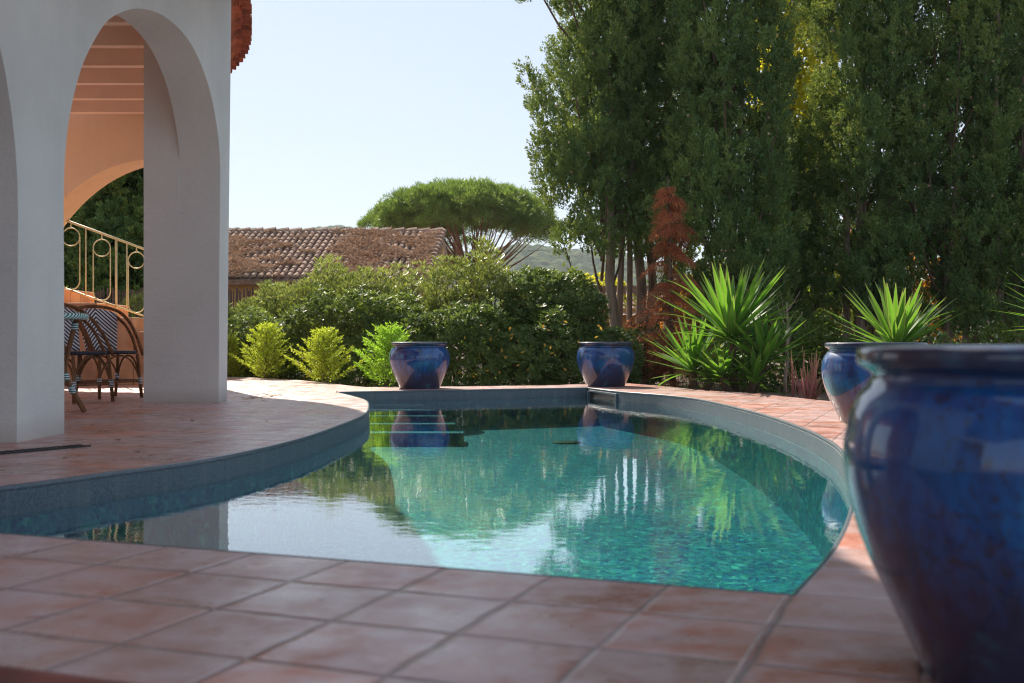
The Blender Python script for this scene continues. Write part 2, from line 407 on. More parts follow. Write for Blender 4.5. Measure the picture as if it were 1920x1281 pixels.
def catmull(pts, n=8):
    out = []
    P = [Vector(p) for p in pts]; P = [P[0] * 2 - P[1]] + P + [P[-1] * 2 - P[-2]]
    for i in range(1, len(P) - 2):
        for k in range(n):
            t = k / n
            out.append(0.5 * ((2 * P[i]) + (-P[i - 1] + P[i + 1]) * t + (2 * P[i - 1] - 5 * P[i] + 4 * P[i + 1] - P[i + 2]) * t * t + (-P[i - 1] + 3 * P[i] - 3 * P[i + 1] + P[i + 2]) * t ** 3))
    out.append(P[-2].copy())
    return out

# ------------------------------------------------------------------ pool + terrace
right = catmull([(0.6215, 2.52), (0.86, 3.06), (1.13, 3.80), (1.43, 4.75), (1.68, 5.80), (1.80, 6.50), (1.895, 7.51), (1.935, 9.0), (1.834, 10.96), (1.62, 11.9), (1.22, 12.75)], 8)
left = catmull([(-1.95, 12.68), (-1.886, 12.45), (-1.60, 11.6), (-1.40, 10.9), (-1.272, 10.12), (-1.14, 8.85), (-1.156, 7.706), (-1.241, 6.457), (-1.438, 5.48), (-1.73, 4.856), (-1.976, 4.39), (-2.25, 4.02), (-2.55, 3.73)], 8)
OUT = [tuple(p[:2]) for p in right] + [(0.93, 13.9)] + [tuple(p[:2]) for p in left]
def offset(poly, d):
    n = len(poly); res = []
    for i in range(n):
        a = Vector(poly[i - 1]); b = Vector(poly[i]); c = Vector(poly[(i + 1) % n])
        n1 = (b - a).normalized(); n2 = (c - b).normalized()
        n1 = Vector((-n1.y, n1.x)); n2 = Vector((-n2.y, n2.x))
        m = (n1 + n2).normalized()
        res.append(tuple(b + m * (d / max(0.45, m.dot(n1)))))
    return res
def sheet(outer, holes, z, name, mat, drop=0.0):
    bm = bmesh.new(); es = []
    for loop in [outer] + holes:
        vs = [bm.verts.new((p[0], p[1], z)) for p in loop]
        es += [bm.edges.new((vs[i], vs[(i + 1) % len(vs)])) for i in range(len(vs))]
        if loop is outer: ov = vs
    bmesh.ops.triangle_fill(bm, use_beauty=True, use_dissolve=False, edges=es)
    for f in bm.faces:
        if f.normal.z < 0: f.normal_flip()
    if drop:
        lo = [bm.verts.new((v.co.x, v.co.y, z - drop)) for v in ov]
        for i in range(len(ov)):
            j = (i + 1) % len(ov)
            bm.faces.new((ov[j], ov[i], lo[i], lo[j]))
    me = bpy.data.meshes.new(name); bm.to_mesh(me); bm.free()
    return link(name, me, mat)
NL = lambda X: 1.96 - (X + 0.88) * 0.382
DECK = [(-14, NL(-14)), (3.0, NL(3.0)), (4.3, 1.5), (4.8, 5.0), (4.2, 8.0), (3.45, 9.6), (2.95, 10.8), (2.63, 12.3), (2.21, 13.1), (1.9, 14.3), (1.53, 15.3), (1.01, 15.1), (0.55, 14.6), (-0.73, 14.15), (-1.466, 14.15), (-1.776, 13.95), (-2.1, 14.5), (-2.49, 15.4), (-3.14, 16.6), (-4.16, 17.8), (-4.55, 18.1), (-9, 19), (-14, 19)]
tag(sheet(DECK, [offset(OUT, -0.006)], 0.0, 'terrace', M['tiles'], 0.3), kind='structure')
tag(sheet([(-2600, -300), (2600, -300), (2600, 3000), (-2600, 3000)], [offset(OUT, -0.25)], -0.1, 'ground', M['soil']), kind='structure')
# bullnose along the near edge and the lower paving by the camera
b = MB(); b.tube([(-14, NL(-14) - 0.002, -0.022), (3.0, NL(3.0) - 0.002, -0.022)], 0.024, 10)
tag(b.build('terrace_edge', M['bullnose'], smooth=True), kind='structure')
tag(sheet([(-14, -6), (5, -6), (5, NL(5) - 0.1), (3.0, NL(3) - 0.03), (-14, NL(-14) - 0.03)], [], -0.085, 'lower_paving', M['lowstone']), kind='structure')
# pale joint running back from the pool corner
d = Vector((-0.357, -0.934)); c = Vector((0.60, 2.50))
nn = Vector((0.934, -0.357)) * 0.0045
q1, q2 = c, c + d * 1.35
tag(MB().add([(*(q1 - nn), 0.003), (*(q1 + nn), 0.003), (*(q2 + nn), 0.003), (*(q2 - nn), 0.003)], [(0, 1, 2, 3)]).build('paving_joint', M['grout']), kind='structure')
# pool wall: swept profile  (inward offset, z)
WZ = -0.115
def sweep(poly, prof, name, mats, matidx=None, smooth=True):
    loops = [offset(poly, o) for o, z in prof]; n = len(poly)
    vs = [(p[0], p[1], prof[k][1]) for k in range(len(prof)) for p in loops[k]]
    fs = []; mi = []
    for k in range(len(prof) - 1):
        for i in range(n):
            j = (i + 1) % n
            fs.append((k * n + i, k * n + j, (k + 1) * n + j, (k + 1) * n + i)); mi.append(matidx[k] if matidx else 0)
    me = bpy.data.meshes.new(name); me.from_pydata(vs, [], fs); me.update()
    bm = bmesh.new(); bm.from_mesh(me)
    for f in bm.faces: f.normal_flip()
    bm.to_mesh(me); bm.free()
    for k, p in enumerate(me.polygons): p.material_index = mi[k]
    o = link(name, me, mats, smooth=smooth); me.set_sharp_from_angle(angle=R(50))
    return o
prof = [(-0.034, -0.03), (-0.010, 0.0015), (-0.003, 0.0015), (0.003, -0.002), (0.005, -0.008), (0.005, -0.014), (0.0, -0.016), (0.0, -0.020), (0.003, -0.022), (0.004, -0.128), (0.010, -0.130), (0.010, -1.3)]
tag(sweep(OUT, prof, 'pool_wall', [M['liner'], M['lip'], M['mosaic']], [1, 1, 1, 1, 1, 0, 0, 0, 0, 0, 2]), kind='structure')
# raised strip of the liner rail just at the waterline
# floor: slopes from the shallow far end to the deep near end
fl = MB(); op = offset(OUT, -0.01)
tri = tessellate_polygon([[Vector((p[0], p[1], 0)) for p in op]])
def fz(y): return -0.44 - 0.34 * max(0.0, min(1.0, (12.6 - y) / 8.0))
bm = bmesh.new(); vs = [bm.verts.new((p[0], p[1], 0)) for p in op]
es = [bm.edges.new((vs[i], vs[(i + 1) % len(vs)])) for i in range(len(vs))]
bmesh.ops.triangle_fill(bm, use_beauty=True, edges=es)
for yy in range(3, 14):
    bmesh.ops.bisect_plane(bm, geom=bm.verts[:] + bm.edges[:] + bm.faces[:], plane_co=(0, yy, 0), plane_no=(0, 1, 0))
for v in bm.verts: v.co.z = fz(v.co.y)
for f in bm.faces:
    f.normal_update()
    if f.normal.z < 0: f.normal_flip()
me = bpy.data.meshes.new('pool_floor'); bm.to_mesh(me); bm.free()
tag(link('pool_floor', me, M['mosaic']), kind='structure')
tag(sheet(op, [], WZ, 'pool_water', M['water']), kind='structure')
# entry steps at the far left
ps = thing('pool_steps', 'underwater pool entry steps with pale nosings in the far left corner', 'pool steps', (-1.5, 12.6, -0.5))
for k, (yy, xr, z) in enumerate([(12.85, gx(790, 12.7), -0.16), (12.55, gx(815, 12.5), -0.20), (12.25, gx(835, 12.2), -0.25), (11.9, gx(852, 11.9), -0.31), (11.5, gx(868, 11.5), -0.37)]):
    L = -2.1
    MB().box(((L + xr) / 2 + 1.5, yy + 0.15 - 12.6, (z - 0.7) / 2 + 0.5), (xr - L, 0.3, z + 0.7)).build('step', M['mosaic'], ps)
    MB().box(((L + xr) / 2 + 1.5, yy - 12.6, z + 0.5 + 0.003), (xr - L, 0.03, 0.012)).build('nosing', M['bulb'], ps)
tag(MB().lathe([(0.0, 0.012), (0.13, 0.012), (0.15, 0.004), (0.15, -0.02)], 28, (gx(1062, 11.7), 11.7, fz(11.7))).build('pool_drain', M['dark'], smooth=True), 'dark round grate on the pool floor', 'pool drain')

def skimmer(p0, p1, label, w):
    a = Vector((*p0, 0)); b2 = Vector((*p1, 0)); ax = (b2 - a).normalized(); mid = (a + b2) / 2
    ang = math.atan2(ax.y, ax.x)
    t = thing('skimmer', label, 'skimmer', (mid.x, mid.y, 0), ang)
    Lh = (b2 - a).length / 2 * w
    MB().box((0, 0.012, -0.038), (2 * Lh, 0.03, 0.022)).box((-Lh + 0.012, 0.014, -0.085), (0.024, 0.034, 0.072)).box((Lh - 0.012, 0.02, -0.085), (0.024, 0.05, 0.072)).box((0, 0.010, -0.135), (2 * Lh, 0.026, 0.028)).build('frame', M['liner'], t, bevel=0.003)
    MB().box((0, 0.006, -0.085), (2 * Lh - 0.05, 0.008, 0.07)).build('opening_shade', M['dark'], t)  # solid plate, the shade inside the mouth put into its colour
    return t
skimmer((1.21, 12.78), (0.94, 13.86), 'dark skimmer slot under the coping in the far right pool corner', 0.9)
skimmer((-1.99, 4.375), (-2.38, 3.885), 'dark skimmer mouth in the shaded pool wall at the left', 1.0)
# deck drain by the left pillar
t = thing('deck_drain', 'black iron slot drain set in the terrace tiles beside the left pillar', 'drain', (-2.63, 5.55, 0.004), R(57))
b = MB()
for k in range(32): b.box((-0.62 + k * 0.04, 0, 0.001), (0.014, 0.07, 0.006))
b.box((0, 0.04, 0.001), (1.28, 0.012, 0.008)).box((0, -0.04, 0.001), (1.28, 0.012, 0.008)).build('grate', M['black'], t)
MB().box((0, 0, -0.0015), (1.28, 0.09, 0.002)).build('channel_shade', M['dark'], t)  # flat plate under the bars, its near-black stands for the shade below
# dry sprig of litter on the sunny paving
sp = []
for k in range(60):
    p = np.array([gx(503, 11.6) + random.gauss(0, .09), 11.3 + random.gauss(0, .5), 0.012]); sp.append(leaf(p[None], rng.normal(size=(1, 3)) * [1, 1, .15], .09, .006))
tag(quads('pine_needle_litter', np.concatenate(sp), M['litter']), kind='stuff')

V = []
for k in range(70):
    x_, y_ = random.choice([(random.uniform(-2.6, -1.5), random.uniform(5.2, 9)), (random.uniform(2.0, 3.2), random.uniform(4, 12)), (random.uniform(-4, 2), random.uniform(13.4, 14.2)), (random.uniform(-4, -1.8), random.uniform(11.5, 16))])
    V.append(leaf(np.array([[x_, y_, 0.008]]), rng.normal(size=(1, 3)) * [1, 1, .12], random.uniform(.03, .06), .018, 0.5, np.array([[0, 0, 1.0]])))
tag(quads('fallen_leaves', np.concatenate(V), M['litter']), kind='stuff')

# ------------------------------------------------------------------ glazed pots
pot_prof = [(0.332, 0.553), (0.340, 0.547), (0.343, 0.535), (0.340, 0.522), (0.328, 0.514), (0.318, 0.508), (0.316, 0.500), (0.322, 0.488), (0.338, 0.468), (0.352, 0.440), (0.361, 0.405), (0.3645, 0.365), (0.361, 0.325), (0.351, 0.275), (0.334, 0.22), (0.312, 0.165), (0.286, 0.11), (0.262, 0.06), (0.246, 0.025), (0.238, 0.0)]
def smooth_prof(pr):
    return [(p[0], p[1]) for p in catmull([(a, b) for a, b in pr], 3)]
def make_pot():
    t = thing('glazed_pot', 'x', 'pot')
    MB().lathe(smooth_prof(pot_prof[5:]) + [(0.0, 0.001)], 96).build('body', M['glaze'], t, smooth=True)
    MB().lathe(smooth_prof([(0.318, 0.508), (0.328, 0.514), (0.340, 0.522), (0.343, 0.535), (0.340, 0.547), (0.332, 0.553), (0.318, 0.555), (0.302, 0.550), (0.296, 0.535), (0.294, 0.50), (0.30, 0.44), (0.30, 0.40)]), 96).build('rim', M['glaze'], t, smooth=True)
    MB().lathe([(0.302, 0.43), (0.15, 0.44), (0.0, 0.445)], 40).build('soil', M['soil'], t, smooth=True)
    return t
def dup(t, loc, rz, label):
    r = t.copy(); COL.objects.link(r); r.location = loc; r.rotation_euler = (0, 0, rz); r['label'] = label
    for ch in t.children:
        c = ch.copy(); COL.objects.link(c); c.parent = r
    return r
pot = make_pot(); pot['group'] = 'blue glazed pots round the pool'
pot.location = (gx(787, 13.62), 13.62, 0); pot.rotation_euler.z = 0.4
pot['label'] = 'blue glazed pot on the far pool edge in front of the small conifers'
dup(pot, (gx(1135.5, 14.25), 14.25, 0), 2.1, 'blue glazed pot at the far right pool corner beside the rust coloured dead conifer')
dup(pot, (gx(1642, 7.85), 7.85, 0), 3.6, 'blue glazed pot on the right terrace, half hidden behind the largest pot')
dup(pot, (0.932, 1.90, 0), 5.0, 'very large looking dark blue glazed pot in the right foreground, cut by the frame')

# ------------------------------------------------------------------ arcade house
house = thing('arcade_house', 'pale stucco house with tall arches along the pool and a red tiled eave', 'house', (-2.72, 6.6, 0))
def hp(m, name, mat, **k):
    m.v = [(x + 2.72, y - 6.6, z) for x, y, z in m.v]
    return m.build(name, mat, house, **k)
def arch_pts(y0, y1, zs, top, ex=2.25, n=30):
    cy = (y0 + y1) / 2; r = (y1 - y0) / 2; out = []
    for i in range(n + 1):
        a = PI - PI * i / n
        ca, sa = math.cos(a), math.sin(a)
        out.append((cy + r * math.copysign(abs(ca) ** (2 / ex), ca), zs + (top - zs) * abs(sa) ** (2 / ex)))
    return out
XW = lambda y: -2.735 + 0.012 * (y - 6.9)
WT = 4.05
outl = [(1.0, 0), (2.7, 0)] + arch_pts(2.7, 6.3, 1.25, 3.07, 2.0) + [(6.3, 0), (6.95, 0)]
meas = [(6.93, 1.0), (6.92, 1.35), (6.93, 1.65), (7.0, 1.945), (7.17, 2.27), (7.386, 2.51), (7.64, 2.72), (8.0, 2.89), (8.31, 2.99), (8.68, 3.065), (9.03, 3.09), (9.35, 3.075), (9.63, 3.02), (9.90, 2.91), (10.10, 2.78), (10.27, 2.60), (10.40, 2.375), (10.45, 2.13), (10.447, 1.82), (10.441, 1.4)]
outl += [tuple(p[:2]) for p in catmull(meas, 3)] + [(10.4395, 0.0), (10.73, 0), (10.81, WT), (1.0, WT)]
fw = MB().prism(outl, lambda y, z: (XW(y) + 0.006 * z, y, z), lambda y, z: (-3.06 + 0.004 * z, y, z))
hp(fw, 'arch_wall', M['stucco'], autosmooth=35)
def pier(y0, y1, x0=-3.38, x1=-3.052, zt=3.3):
    return MB().box(((x0 + x1) / 2, (y0 + y1) / 2, zt / 2), (x1 - x0, y1 - y0, zt))
hp(pier(10.4405, 10.72, zt=3.32), 'pier', M['stucco'])
hp(pier(6.31, 6.94, zt=3.32), 'pier', M['stucco'])
hp(pier(2.1, 2.69, zt=3.32), 'pier', M['stucco'])
# rounded end: two more arched walls
def wall_seg(p0, p1, th, outline, mat, name, zt):
    a = Vector(p0); b2 = Vector(p1); ax = (b2 - a).normalized(); nm = Vector((-ax.y, ax.x))
    f = lambda off: (lambda s_, z: (a.x + ax.x * s_ + nm.x * off, a.y + ax.y * s_ + nm.y * off, z))
    return hp(MB().prism(outline, f(0), f(th)), name, mat, autosmooth=35)
L2 = (Vector((-3.5, 13.25)) - Vector((-2.79, 10.86))).length
wall_seg((-2.79, 10.86), (-3.5, 13.25), 0.3, [(0, 0), (0.12, 0)] + arch_pts(0.12, L2 - 0.3, 1.6, 2.8, 2.0, 20) + [(L2 - 0.3, 0), (L2, 0), (L2, WT), (0, WT)], M['stucco'], 'side_wall', WT)
ds = Vector((-1.25, 0.65)).normalized()
e0 = Vector((-3.52, 13.40)); e1 = e0 + ds * 4.4
zc = 0.185; rr = 2.6; sc_ = 1.12
arc = []
for i in range(9): # right side, hidden by the pillar
    a = PI / 2 * i / 8; arc.append((sc_ - 0.82 * math.cos(a), 1.6 + 1.185 * math.sin(a)))
for i in range(1, 15):
    s_ = 2.3 * i / 14; arc.append((sc_ + s_, zc + math.sqrt(rr * rr - s_ * s_)))
wall_seg(e0, e1, -0.36, [(0.27, 0), (0.3, 0)] + arc + [(sc_ + 2.35, 0.9), (sc_ + 2.35, 0), (4.4, 0), (4.4, 3.48), (0.27, 3.48)], M['peach'], 'end_wall', 3.48)
# veranda ceiling and joists
cpoly = [(-9.1, 0), (-3.07, 0), (-3.07, 10.8), (-3.75, 13.35), (-7.5, 15.3), (-9.1, 15.3)]
hp(MB().prism(cpoly, lambda x, y: (x, y, 3.545), lambda x, y: (x, y, 3.60)), 'ceiling', M['ceiling'])
for k in range(12):
    y = 13.6 - 0.765 * k
    xr = -3.07 if y < 12.9 else (-3.55 if y < 13.3 else -4.15)
    if y > 11.1 and y < 12.9: xr = -3.45 - (y - 11.1) * 0.3
    hp(MB().box(((-8.9 + xr) / 2, y + 0.05, 3.42), (xr + 8.9, 0.10, 0.235)), 'joist', M['joist'])
hp(MB().box((-9.0, 3.0, 1.77), (0.2, 11, 3.54)), 'back_wall', M['peach'])
# roof over the veranda: curved eave line
E = catmull([(-0.95, -4), (-0.95, 2), (-0.98, 6), (-1.15, 8.2), (-1.75, 9.7), (-2.28, 10.55), (-2.55, 11.13), (-2.70, 11.76), (-3.0, 13.05), (-3.32, 14.0), (-3.75, 14.8), (-4.7, 15.9), (-6.3, 16.8), (-8, 17.1)], 16)
acc = [0.0]
for i in range(1, len(E)): acc.append(acc[-1] + (E[i] - E[i - 1]).length)
def onE(s_):
    for i in range(1, len(E)):
        if acc[i] >= s_:
            u = (s_ - acc[i - 1]) / (acc[i] - acc[i - 1] + 1e-9)
            p = E[i - 1].lerp(E[i], u); t_ = (E[i] - E[i - 1]).normalized(); return p, t_
    return E[-1], (E[-1] - E[-2]).normalized()
et = MB(); mo = MB()
s_ = 6.0
while s_ < acc[-1] - 0.2:
    p, t_ = onE(s_); nin = Vector((-t_.y, t_.x))
    for row, (o0, ln, z0) in enumerate([(0.0, 0.5, 3.985), (0.10, 0.5, 3.905)]):
        ph = 0.5 if row else 0.0
        pp = p + t_ * (0.105 * ph * 2)
        vs = []; n = 7
        for q in (o0 + random.uniform(-.012, .012), o0 + ln):
            for rr_ in (0.102, 0.084):
                for j in range(n):
                    a = PI * j / (n - 1)
                    c_ = pp + nin * q + t_ * (rr_ * math.cos(a))
                    vs.append((c_.x, c_.y, z0 + rr_ * math.sin(a) * 0.8 + q * 0.10))
        fs = []
        for j in range(n - 1):
            fs += [(j, j + 1, j + 1 + 2 * n, j + 2 * n), (n + j, n + j + 1, n + j + 1 + 2 * n, n + j + 2 * n), (j, j + 1, n + j + 1, n + j)]
        fs += [(0, n, 3 * n, 2 * n), (n - 1, 2 * n - 1, 4 * n - 1, 3 * n - 1)]
        et.add(vs, fs)
    s_ += 0.212
hp(et, 'eave_tiles', M['eave'])
def strip(path, prof_, name, mat):
    vs = []; n = len(path); fs = []
    for o0, z in prof_:
        for i in range(n):
            t_ = (path[min(i + 1, n - 1)] - path[max(i - 1, 0)]).normalized(); nin = Vector((-t_.y, t_.x))
            c_ = path[i] + nin * o0; vs.append((c_.x, c_.y, z))
    for k in range(len(prof_) - 1):
        for i in range(n - 1): fs.append((k * n + i, k * n + i + 1, (k + 1) * n + i + 1, (k + 1) * n + i))
    return hp(MB().add(vs, fs), name, mat)
strip(E, [(0.30, 3.80), (0.16, 3.93), (0.04, 4.07), (0.03, 4.10), (0.6, 4.22), (1.6, 4.55), (1.6, 3.75), (0.30, 3.80)], 'roof', M['eave'])
# unseen upper storey and roof, added to shade the near paving
hp(MB().box((-6.4, 2.5, 5.0), (6.8, 13.0, 2.0)), 'shade_storey', M['stucco'])
hp(MB().box((-6.3, 2.5, 6.06), (7.3, 13.4, 0.12)), 'shade_roof', M['eave'])

# ------------------------------------------------------------------ staircase and railing beyond the veranda
st = thing('staircase', 'orange terracotta tiled steps rising to the left behind the veranda', 'stairs', (-5.2, 14.62, 0))
steps = [(-3.98, 0.13), (-4.12, 0.315), (-4.26, 0.50), (-4.42, 0.687), (-4.867, 0.872), (-5.33, 1.057), (-5.80, 1.242), (-6.3, 1.43), (-6.8, 1.61), (-7.4, 1.8)]
for i, (xr, z) in enumerate(steps[:-1]):
    xl = steps[i + 1][0]
    MB().box(((xr + xl) / 2 + 5.2, 0.6, z / 2), (xr - xl - 0.002, 1.2, z)).build('step', M['stair_tile'], st, bevel=0.012)
rl = thing('stair_railing', 'cream iron railing with oval loops climbing the orange steps', 'railing', (-5.2, 15.0, 0.9))
def RP(x, y): p = at(x, y, 15.0); return Vector((p.x + 5.2, 0, p.z - 0.9))
def rtop(x): return 412 + (x - 120) * 0.367
def rbot(x): return 540 + (x - 120) * 0.350
MB().tube([RP(40, rtop(40)), RP(380, rtop(380))], 0.016, 10).build('handrail', M['iron'], rl, smooth=True)
MB().tube([RP(40, rbot(40)), RP(380, rbot(380))], 0.012, 8).build('bottom_rail', M['iron'], rl, smooth=True)
for x, r_, ext in [(91, .009, 0), (161, .009, 0), (218, .016, 30), (238, .009, 0), (290, .009, 0), (345, .016, 40)]:
    MB().tube([RP(x, rtop(x)), RP(x, rbot(x) + ext)], r_, 8).build('baluster' if r_ < .015 else 'post', M['iron'], rl, smooth=True)
for xc in (68, 133, 191, 256, 319):
    y0 = rtop(xc) + 11; w = 16 - (xc - 191) * 0.012; y1 = rbot(xc) - 1; m = MB()
    pts = [RP(xc + w * math.cos(a), y0 + w - w * math.sin(a)) for a in [PI * i / 10 for i in range(11)]] + [RP(xc + w * math.cos(a), y1 - w - w * math.sin(a)) for a in [PI + PI * i / 10 for i in range(11)]]
    m.tube(pts, 0.0075, 6, closed=True)
    m.tube([RP(xc + w * math.cos(a), y0 + w + w * math.sin(a)) for a in [2 * PI * i / 20 for i in range(20)]], 0.0075, 6, closed=True)
    m.tube([RP(xc, rtop(xc)), RP(xc, y0)], 0.009, 6)
    m.build('oval_loop', M['iron'], rl, smooth=True)

# ------------------------------------------------------------------ rattan chairs and table
def arc3(a, b, c_, n=10):
    a, b, c_ = Vector(a), Vector(b), Vector(c_)
    return [a * (1 - t) ** 2 + b * 2 * t * (1 - t) + c_ * t * t for t in [i / n for i in range(n + 1)]]
def make_chair():
    t = thing('bistro_chair', 'x', 'chair')
    for sx in (1, -1):
        for sy in (1, -1):
            top = (0.19 * sx, 0.2 * sy, 0.44); bot = ((0.23 if sx > 0 else -0.29) , 0.225 * sy, 0.0)
            if sx < 0: path = arc3(top, (-0.19, 0.2 * sy, 0.2), bot, 6)
            else: path = [top, bot]
            lg = MB().tube(path, 0.0165, 8).build('leg', M['rattan'], t, smooth=True)
            p = Vector(top).lerp(Vector(bot), 0.62) if sx > 0 else path[3]
            MB().tube([(p[0] - 0.001 * sx, p[1], p[2] + 0.035), (p[0] + 0.001 * sx, p[1], p[2] - 0.035)], 0.023, 10).build('binding', M['bands'], lg, smooth=True)
    st_ = MB()
    for sy in (1, -1):
        st_.tube([(0.215, 0.212 * sy, 0.17), (-0.215, 0.212 * sy, 0.17)], 0.011, 8)
        st_.tube(arc3((0.205, 0.208 * sy, 0.2), (0.15, 0.208 * sy, 0.42), (0.0, 0.208 * sy, 0.42)), 0.009, 6)
        st_.tube(arc3((-0.205, 0.208 * sy, 0.2), (-0.15, 0.208 * sy, 0.42), (0.0, 0.208 * sy, 0.42)), 0.009, 6)
    for sx in (1, -1):
        st_.tube([(0.212 * sx, 0.212, 0.165), (0.212 * sx, -0.212, 0.165)], 0.011, 8)
        st_.tube(arc3((0.205 * sx, 0.208, 0.2), (0.205 * sx, 0.14, 0.42), (0.205 * sx, 0.0, 0.42)), 0.009, 6)
        st_.tube(arc3((0.205 * sx, -0.208, 0.2), (0.205 * sx, -0.14, 0.42), (0.205 * sx, 0.0, 0.42)), 0.009, 6)
    st_.build('stretcher', M['rattan'], t, smooth=True)
    q = []; n = 28
    for k in range(n):
        a = 2 * PI * k / n; ca, sa = math.cos(a), math.sin(a)
        q.append((0.225 * math.copysign(abs(ca) ** .6, ca), 0.225 * math.copysign(abs(sa) ** .6, sa)))
    m = MB(); vs = [(x, y, 0.435) for x, y in q] + [(x * 1.05, y * 1.05, 0.45) for x, y in q] + [(x, y, 0.468) for x, y in q] + [(x * .5, y * .5, 0.46) for x, y in q]
    fs = [(r_ * n + i, r_ * n + (i + 1) % n, (r_ + 1) * n + (i + 1) % n, (r_ + 1) * n + i) for r_ in range(3) for i in range(n)] + [tuple(range(3 * n, 4 * n)), tuple(reversed(range(n)))]
    m.add(vs, fs).build('seat', M['seatweave'], t, smooth=True)
    hoop = catmull([(0.20, 0.255, 0.43), (0.08, 0.262, 0.60), (-0.08, 0.265, 0.76), (-0.22, 0.235, 0.86), (-0.285, 0.13, 0.905), (-0.30, 0.0, 0.915), (-0.285, -0.13, 0.905), (-0.22, -0.235, 0.86), (-0.08, -0.265, 0.76), (0.08, -0.262, 0.60), (0.20, -0.255, 0.43)], 6)
    MB().tube(hoop, 0.0165, 8).build('hoop', M['rattan'], t, smooth=True)
    h2 = catmull([(0.10, 0.245, 0.45), (0.0, 0.25, 0.60), (-0.12, 0.248, 0.72), (-0.235, 0.215, 0.81)], 6)
    MB().tube(h2, 0.0145, 8).build('arm', M['rattan'], t, smooth=True)
    MB().tube([(p[0], -p[1], p[2]) for p in h2], 0.0145, 8).build('arm', M['rattan'], t, smooth=True)
    m = MB(); nu, nv = 14, 12; vs = []
    for j in range(nv + 1):
        v = j / nv
        for i in range(nu + 1):
            u = -1 + 2 * i / nu
            w = 0.165 + 0.055 * v
            top = 0.892 - 0.055 * abs(u) ** 2.5
            z = 0.47 + (top - 0.47) * v
            x = -0.195 - 0.095 * v + 0.05 * u * u
            vs.append((x, u * w, z))
    fs = [(j * (nu + 1) + i, j * (nu + 1) + i + 1, (j + 1) * (nu + 1) + i + 1, (j + 1) * (nu + 1) + i) for j in range(nv) for i in range(nu)]
    o = m.add(vs, fs).build('backrest', M['chevron'], t, smooth=True)
    md = o.modifiers.new('Solidify', 'SOLIDIFY'); md.thickness = 0.012
    return t
ch = make_chair(); ch['group'] = 'rattan chairs in the veranda'
def dup2(t, loc, rz, label):
    r = t.copy(); COL.objects.link(r); r.location = loc; r.rotation_euler = (0, 0, rz); r['label'] = label
    for c1 in t.children:
        a = c1.copy(); COL.objects.link(a); a.parent = r
        for c2 in c1.children:
            b_ = c2.copy(); COL.objects.link(b_); b_.parent = a
    return r
ch.location = (-4.02, 11.35, 0); ch.rotation_euler.z = R(-42)
ch['label'] = 'rattan armchair whose navy and white chevron back is fully in view, against the orange steps'
dup2(ch, (-4.04, 10.55, 0), R(-28), 'nearer rattan armchair behind the teal edged table, its back cut by the left pillar')
tb = thing('bistro_table', 'round rattan bistro table with teal and white woven edge, mostly behind the left pillar', 'table', (-3.71, 8.95, 0))
MB().lathe([(0, 0.765), (0.32, 0.765), (0.33, 0.75), (0.0, 0.745)], 48).build('top', M['seatweave'], tb, smooth=True)
MB().tube([(0.335 * math.cos(2 * PI * i / 40), 0.335 * math.sin(2 * PI * i / 40), 0.757) for i in range(40)], 0.026, 10, closed=True).build('edge', M['tealweave'], tb, smooth=True)
for k in range(4):
    a = PI / 4 + k * PI / 2 - 0.45
    for s2 in (-1, 1):
        aa = a + s2 * 0.16
        path = catmull([(0.27 * math.cos(aa), 0.27 * math.sin(aa), 0.74), (0.20 * math.cos(aa), 0.20 * math.sin(aa), 0.45), (0.19 * math.cos(aa - s2 * 0.05), 0.19 * math.sin(aa - s2 * 0.05), 0.28), (0.33 * math.cos(aa), 0.33 * math.sin(aa), 0.0)], 5)
        lg = MB().tube(path, 0.019, 8).build('leg', M['rattan'], tb, smooth=True)
        for zz in (0.17, 0.29, 0.68):
            p = min(path, key=lambda p: abs(p.z - zz)); i = path.index(p); d_ = (path[min(i + 1, len(path) - 1)] - path[i - 1]).normalized() * 0.03
            MB().tube([p - d_, p + d_], 0.025, 10).build('binding', M['tealbands'], lg, smooth=True)

# ------------------------------------------------------------------ foliage generators
def plume(P0, D, L, Rad, n, ll, lw, spread=0.55, face=None):
    """vectorised: one upright spray cloud per row of P0"""
    k = len(P0)
    t = rng.random((k, n)) ** 0.85
    rp = np.sin(np.clip(0.12 + 0.88 * t, 0, 1) * PI) ** 0.7
    a = rng.random((k, n)) * 2 * PI; rr_ = np.sqrt(rng.random((k, n))) * rp
    D = unit(D); ref = np.tile([1.0, 0.2, 0.1], (k, 1)); A = unit(np.cross(D, ref)); B = np.cross(D, A)
    rad = (np.cos(a)[..., None] * A[:, None] + np.sin(a)[..., None] * B[:, None])
    pos = P0[:, None] + D[:, None] * (t * L[:, None])[..., None] + rad * (rr_ * Rad[:, None])[..., None]
    dr = D[:, None] + rad * spread + rng.normal(size=(k, n, 3)) * 0.25
    pos = pos.reshape(-1, 3); dr = dr.reshape(-1, 3)
    s = 0.7 + rng.random(len(pos)) * 0.6
    fl_ = None if face is None else unit(np.repeat(face, n, 0) + rad.reshape(-1, 3) * 0.5)
    return leaf(pos, dr, ll * s, lw * s, 0.5, fl_)
def trunk_mb(base, top, r0, r1, wob=0.05, n=7):
    b, t = Vector(base), Vector(top); path = []
    for i in range(n + 1):
        u = i / n
        path.append(b.lerp(t, u) + Vector((random.gauss(0, wob), random.gauss(0, wob), 0)) * (0 if i == 0 else 1))
    return path, [r0 + (r1 - r0) * (i / n) for i in range(n + 1)]
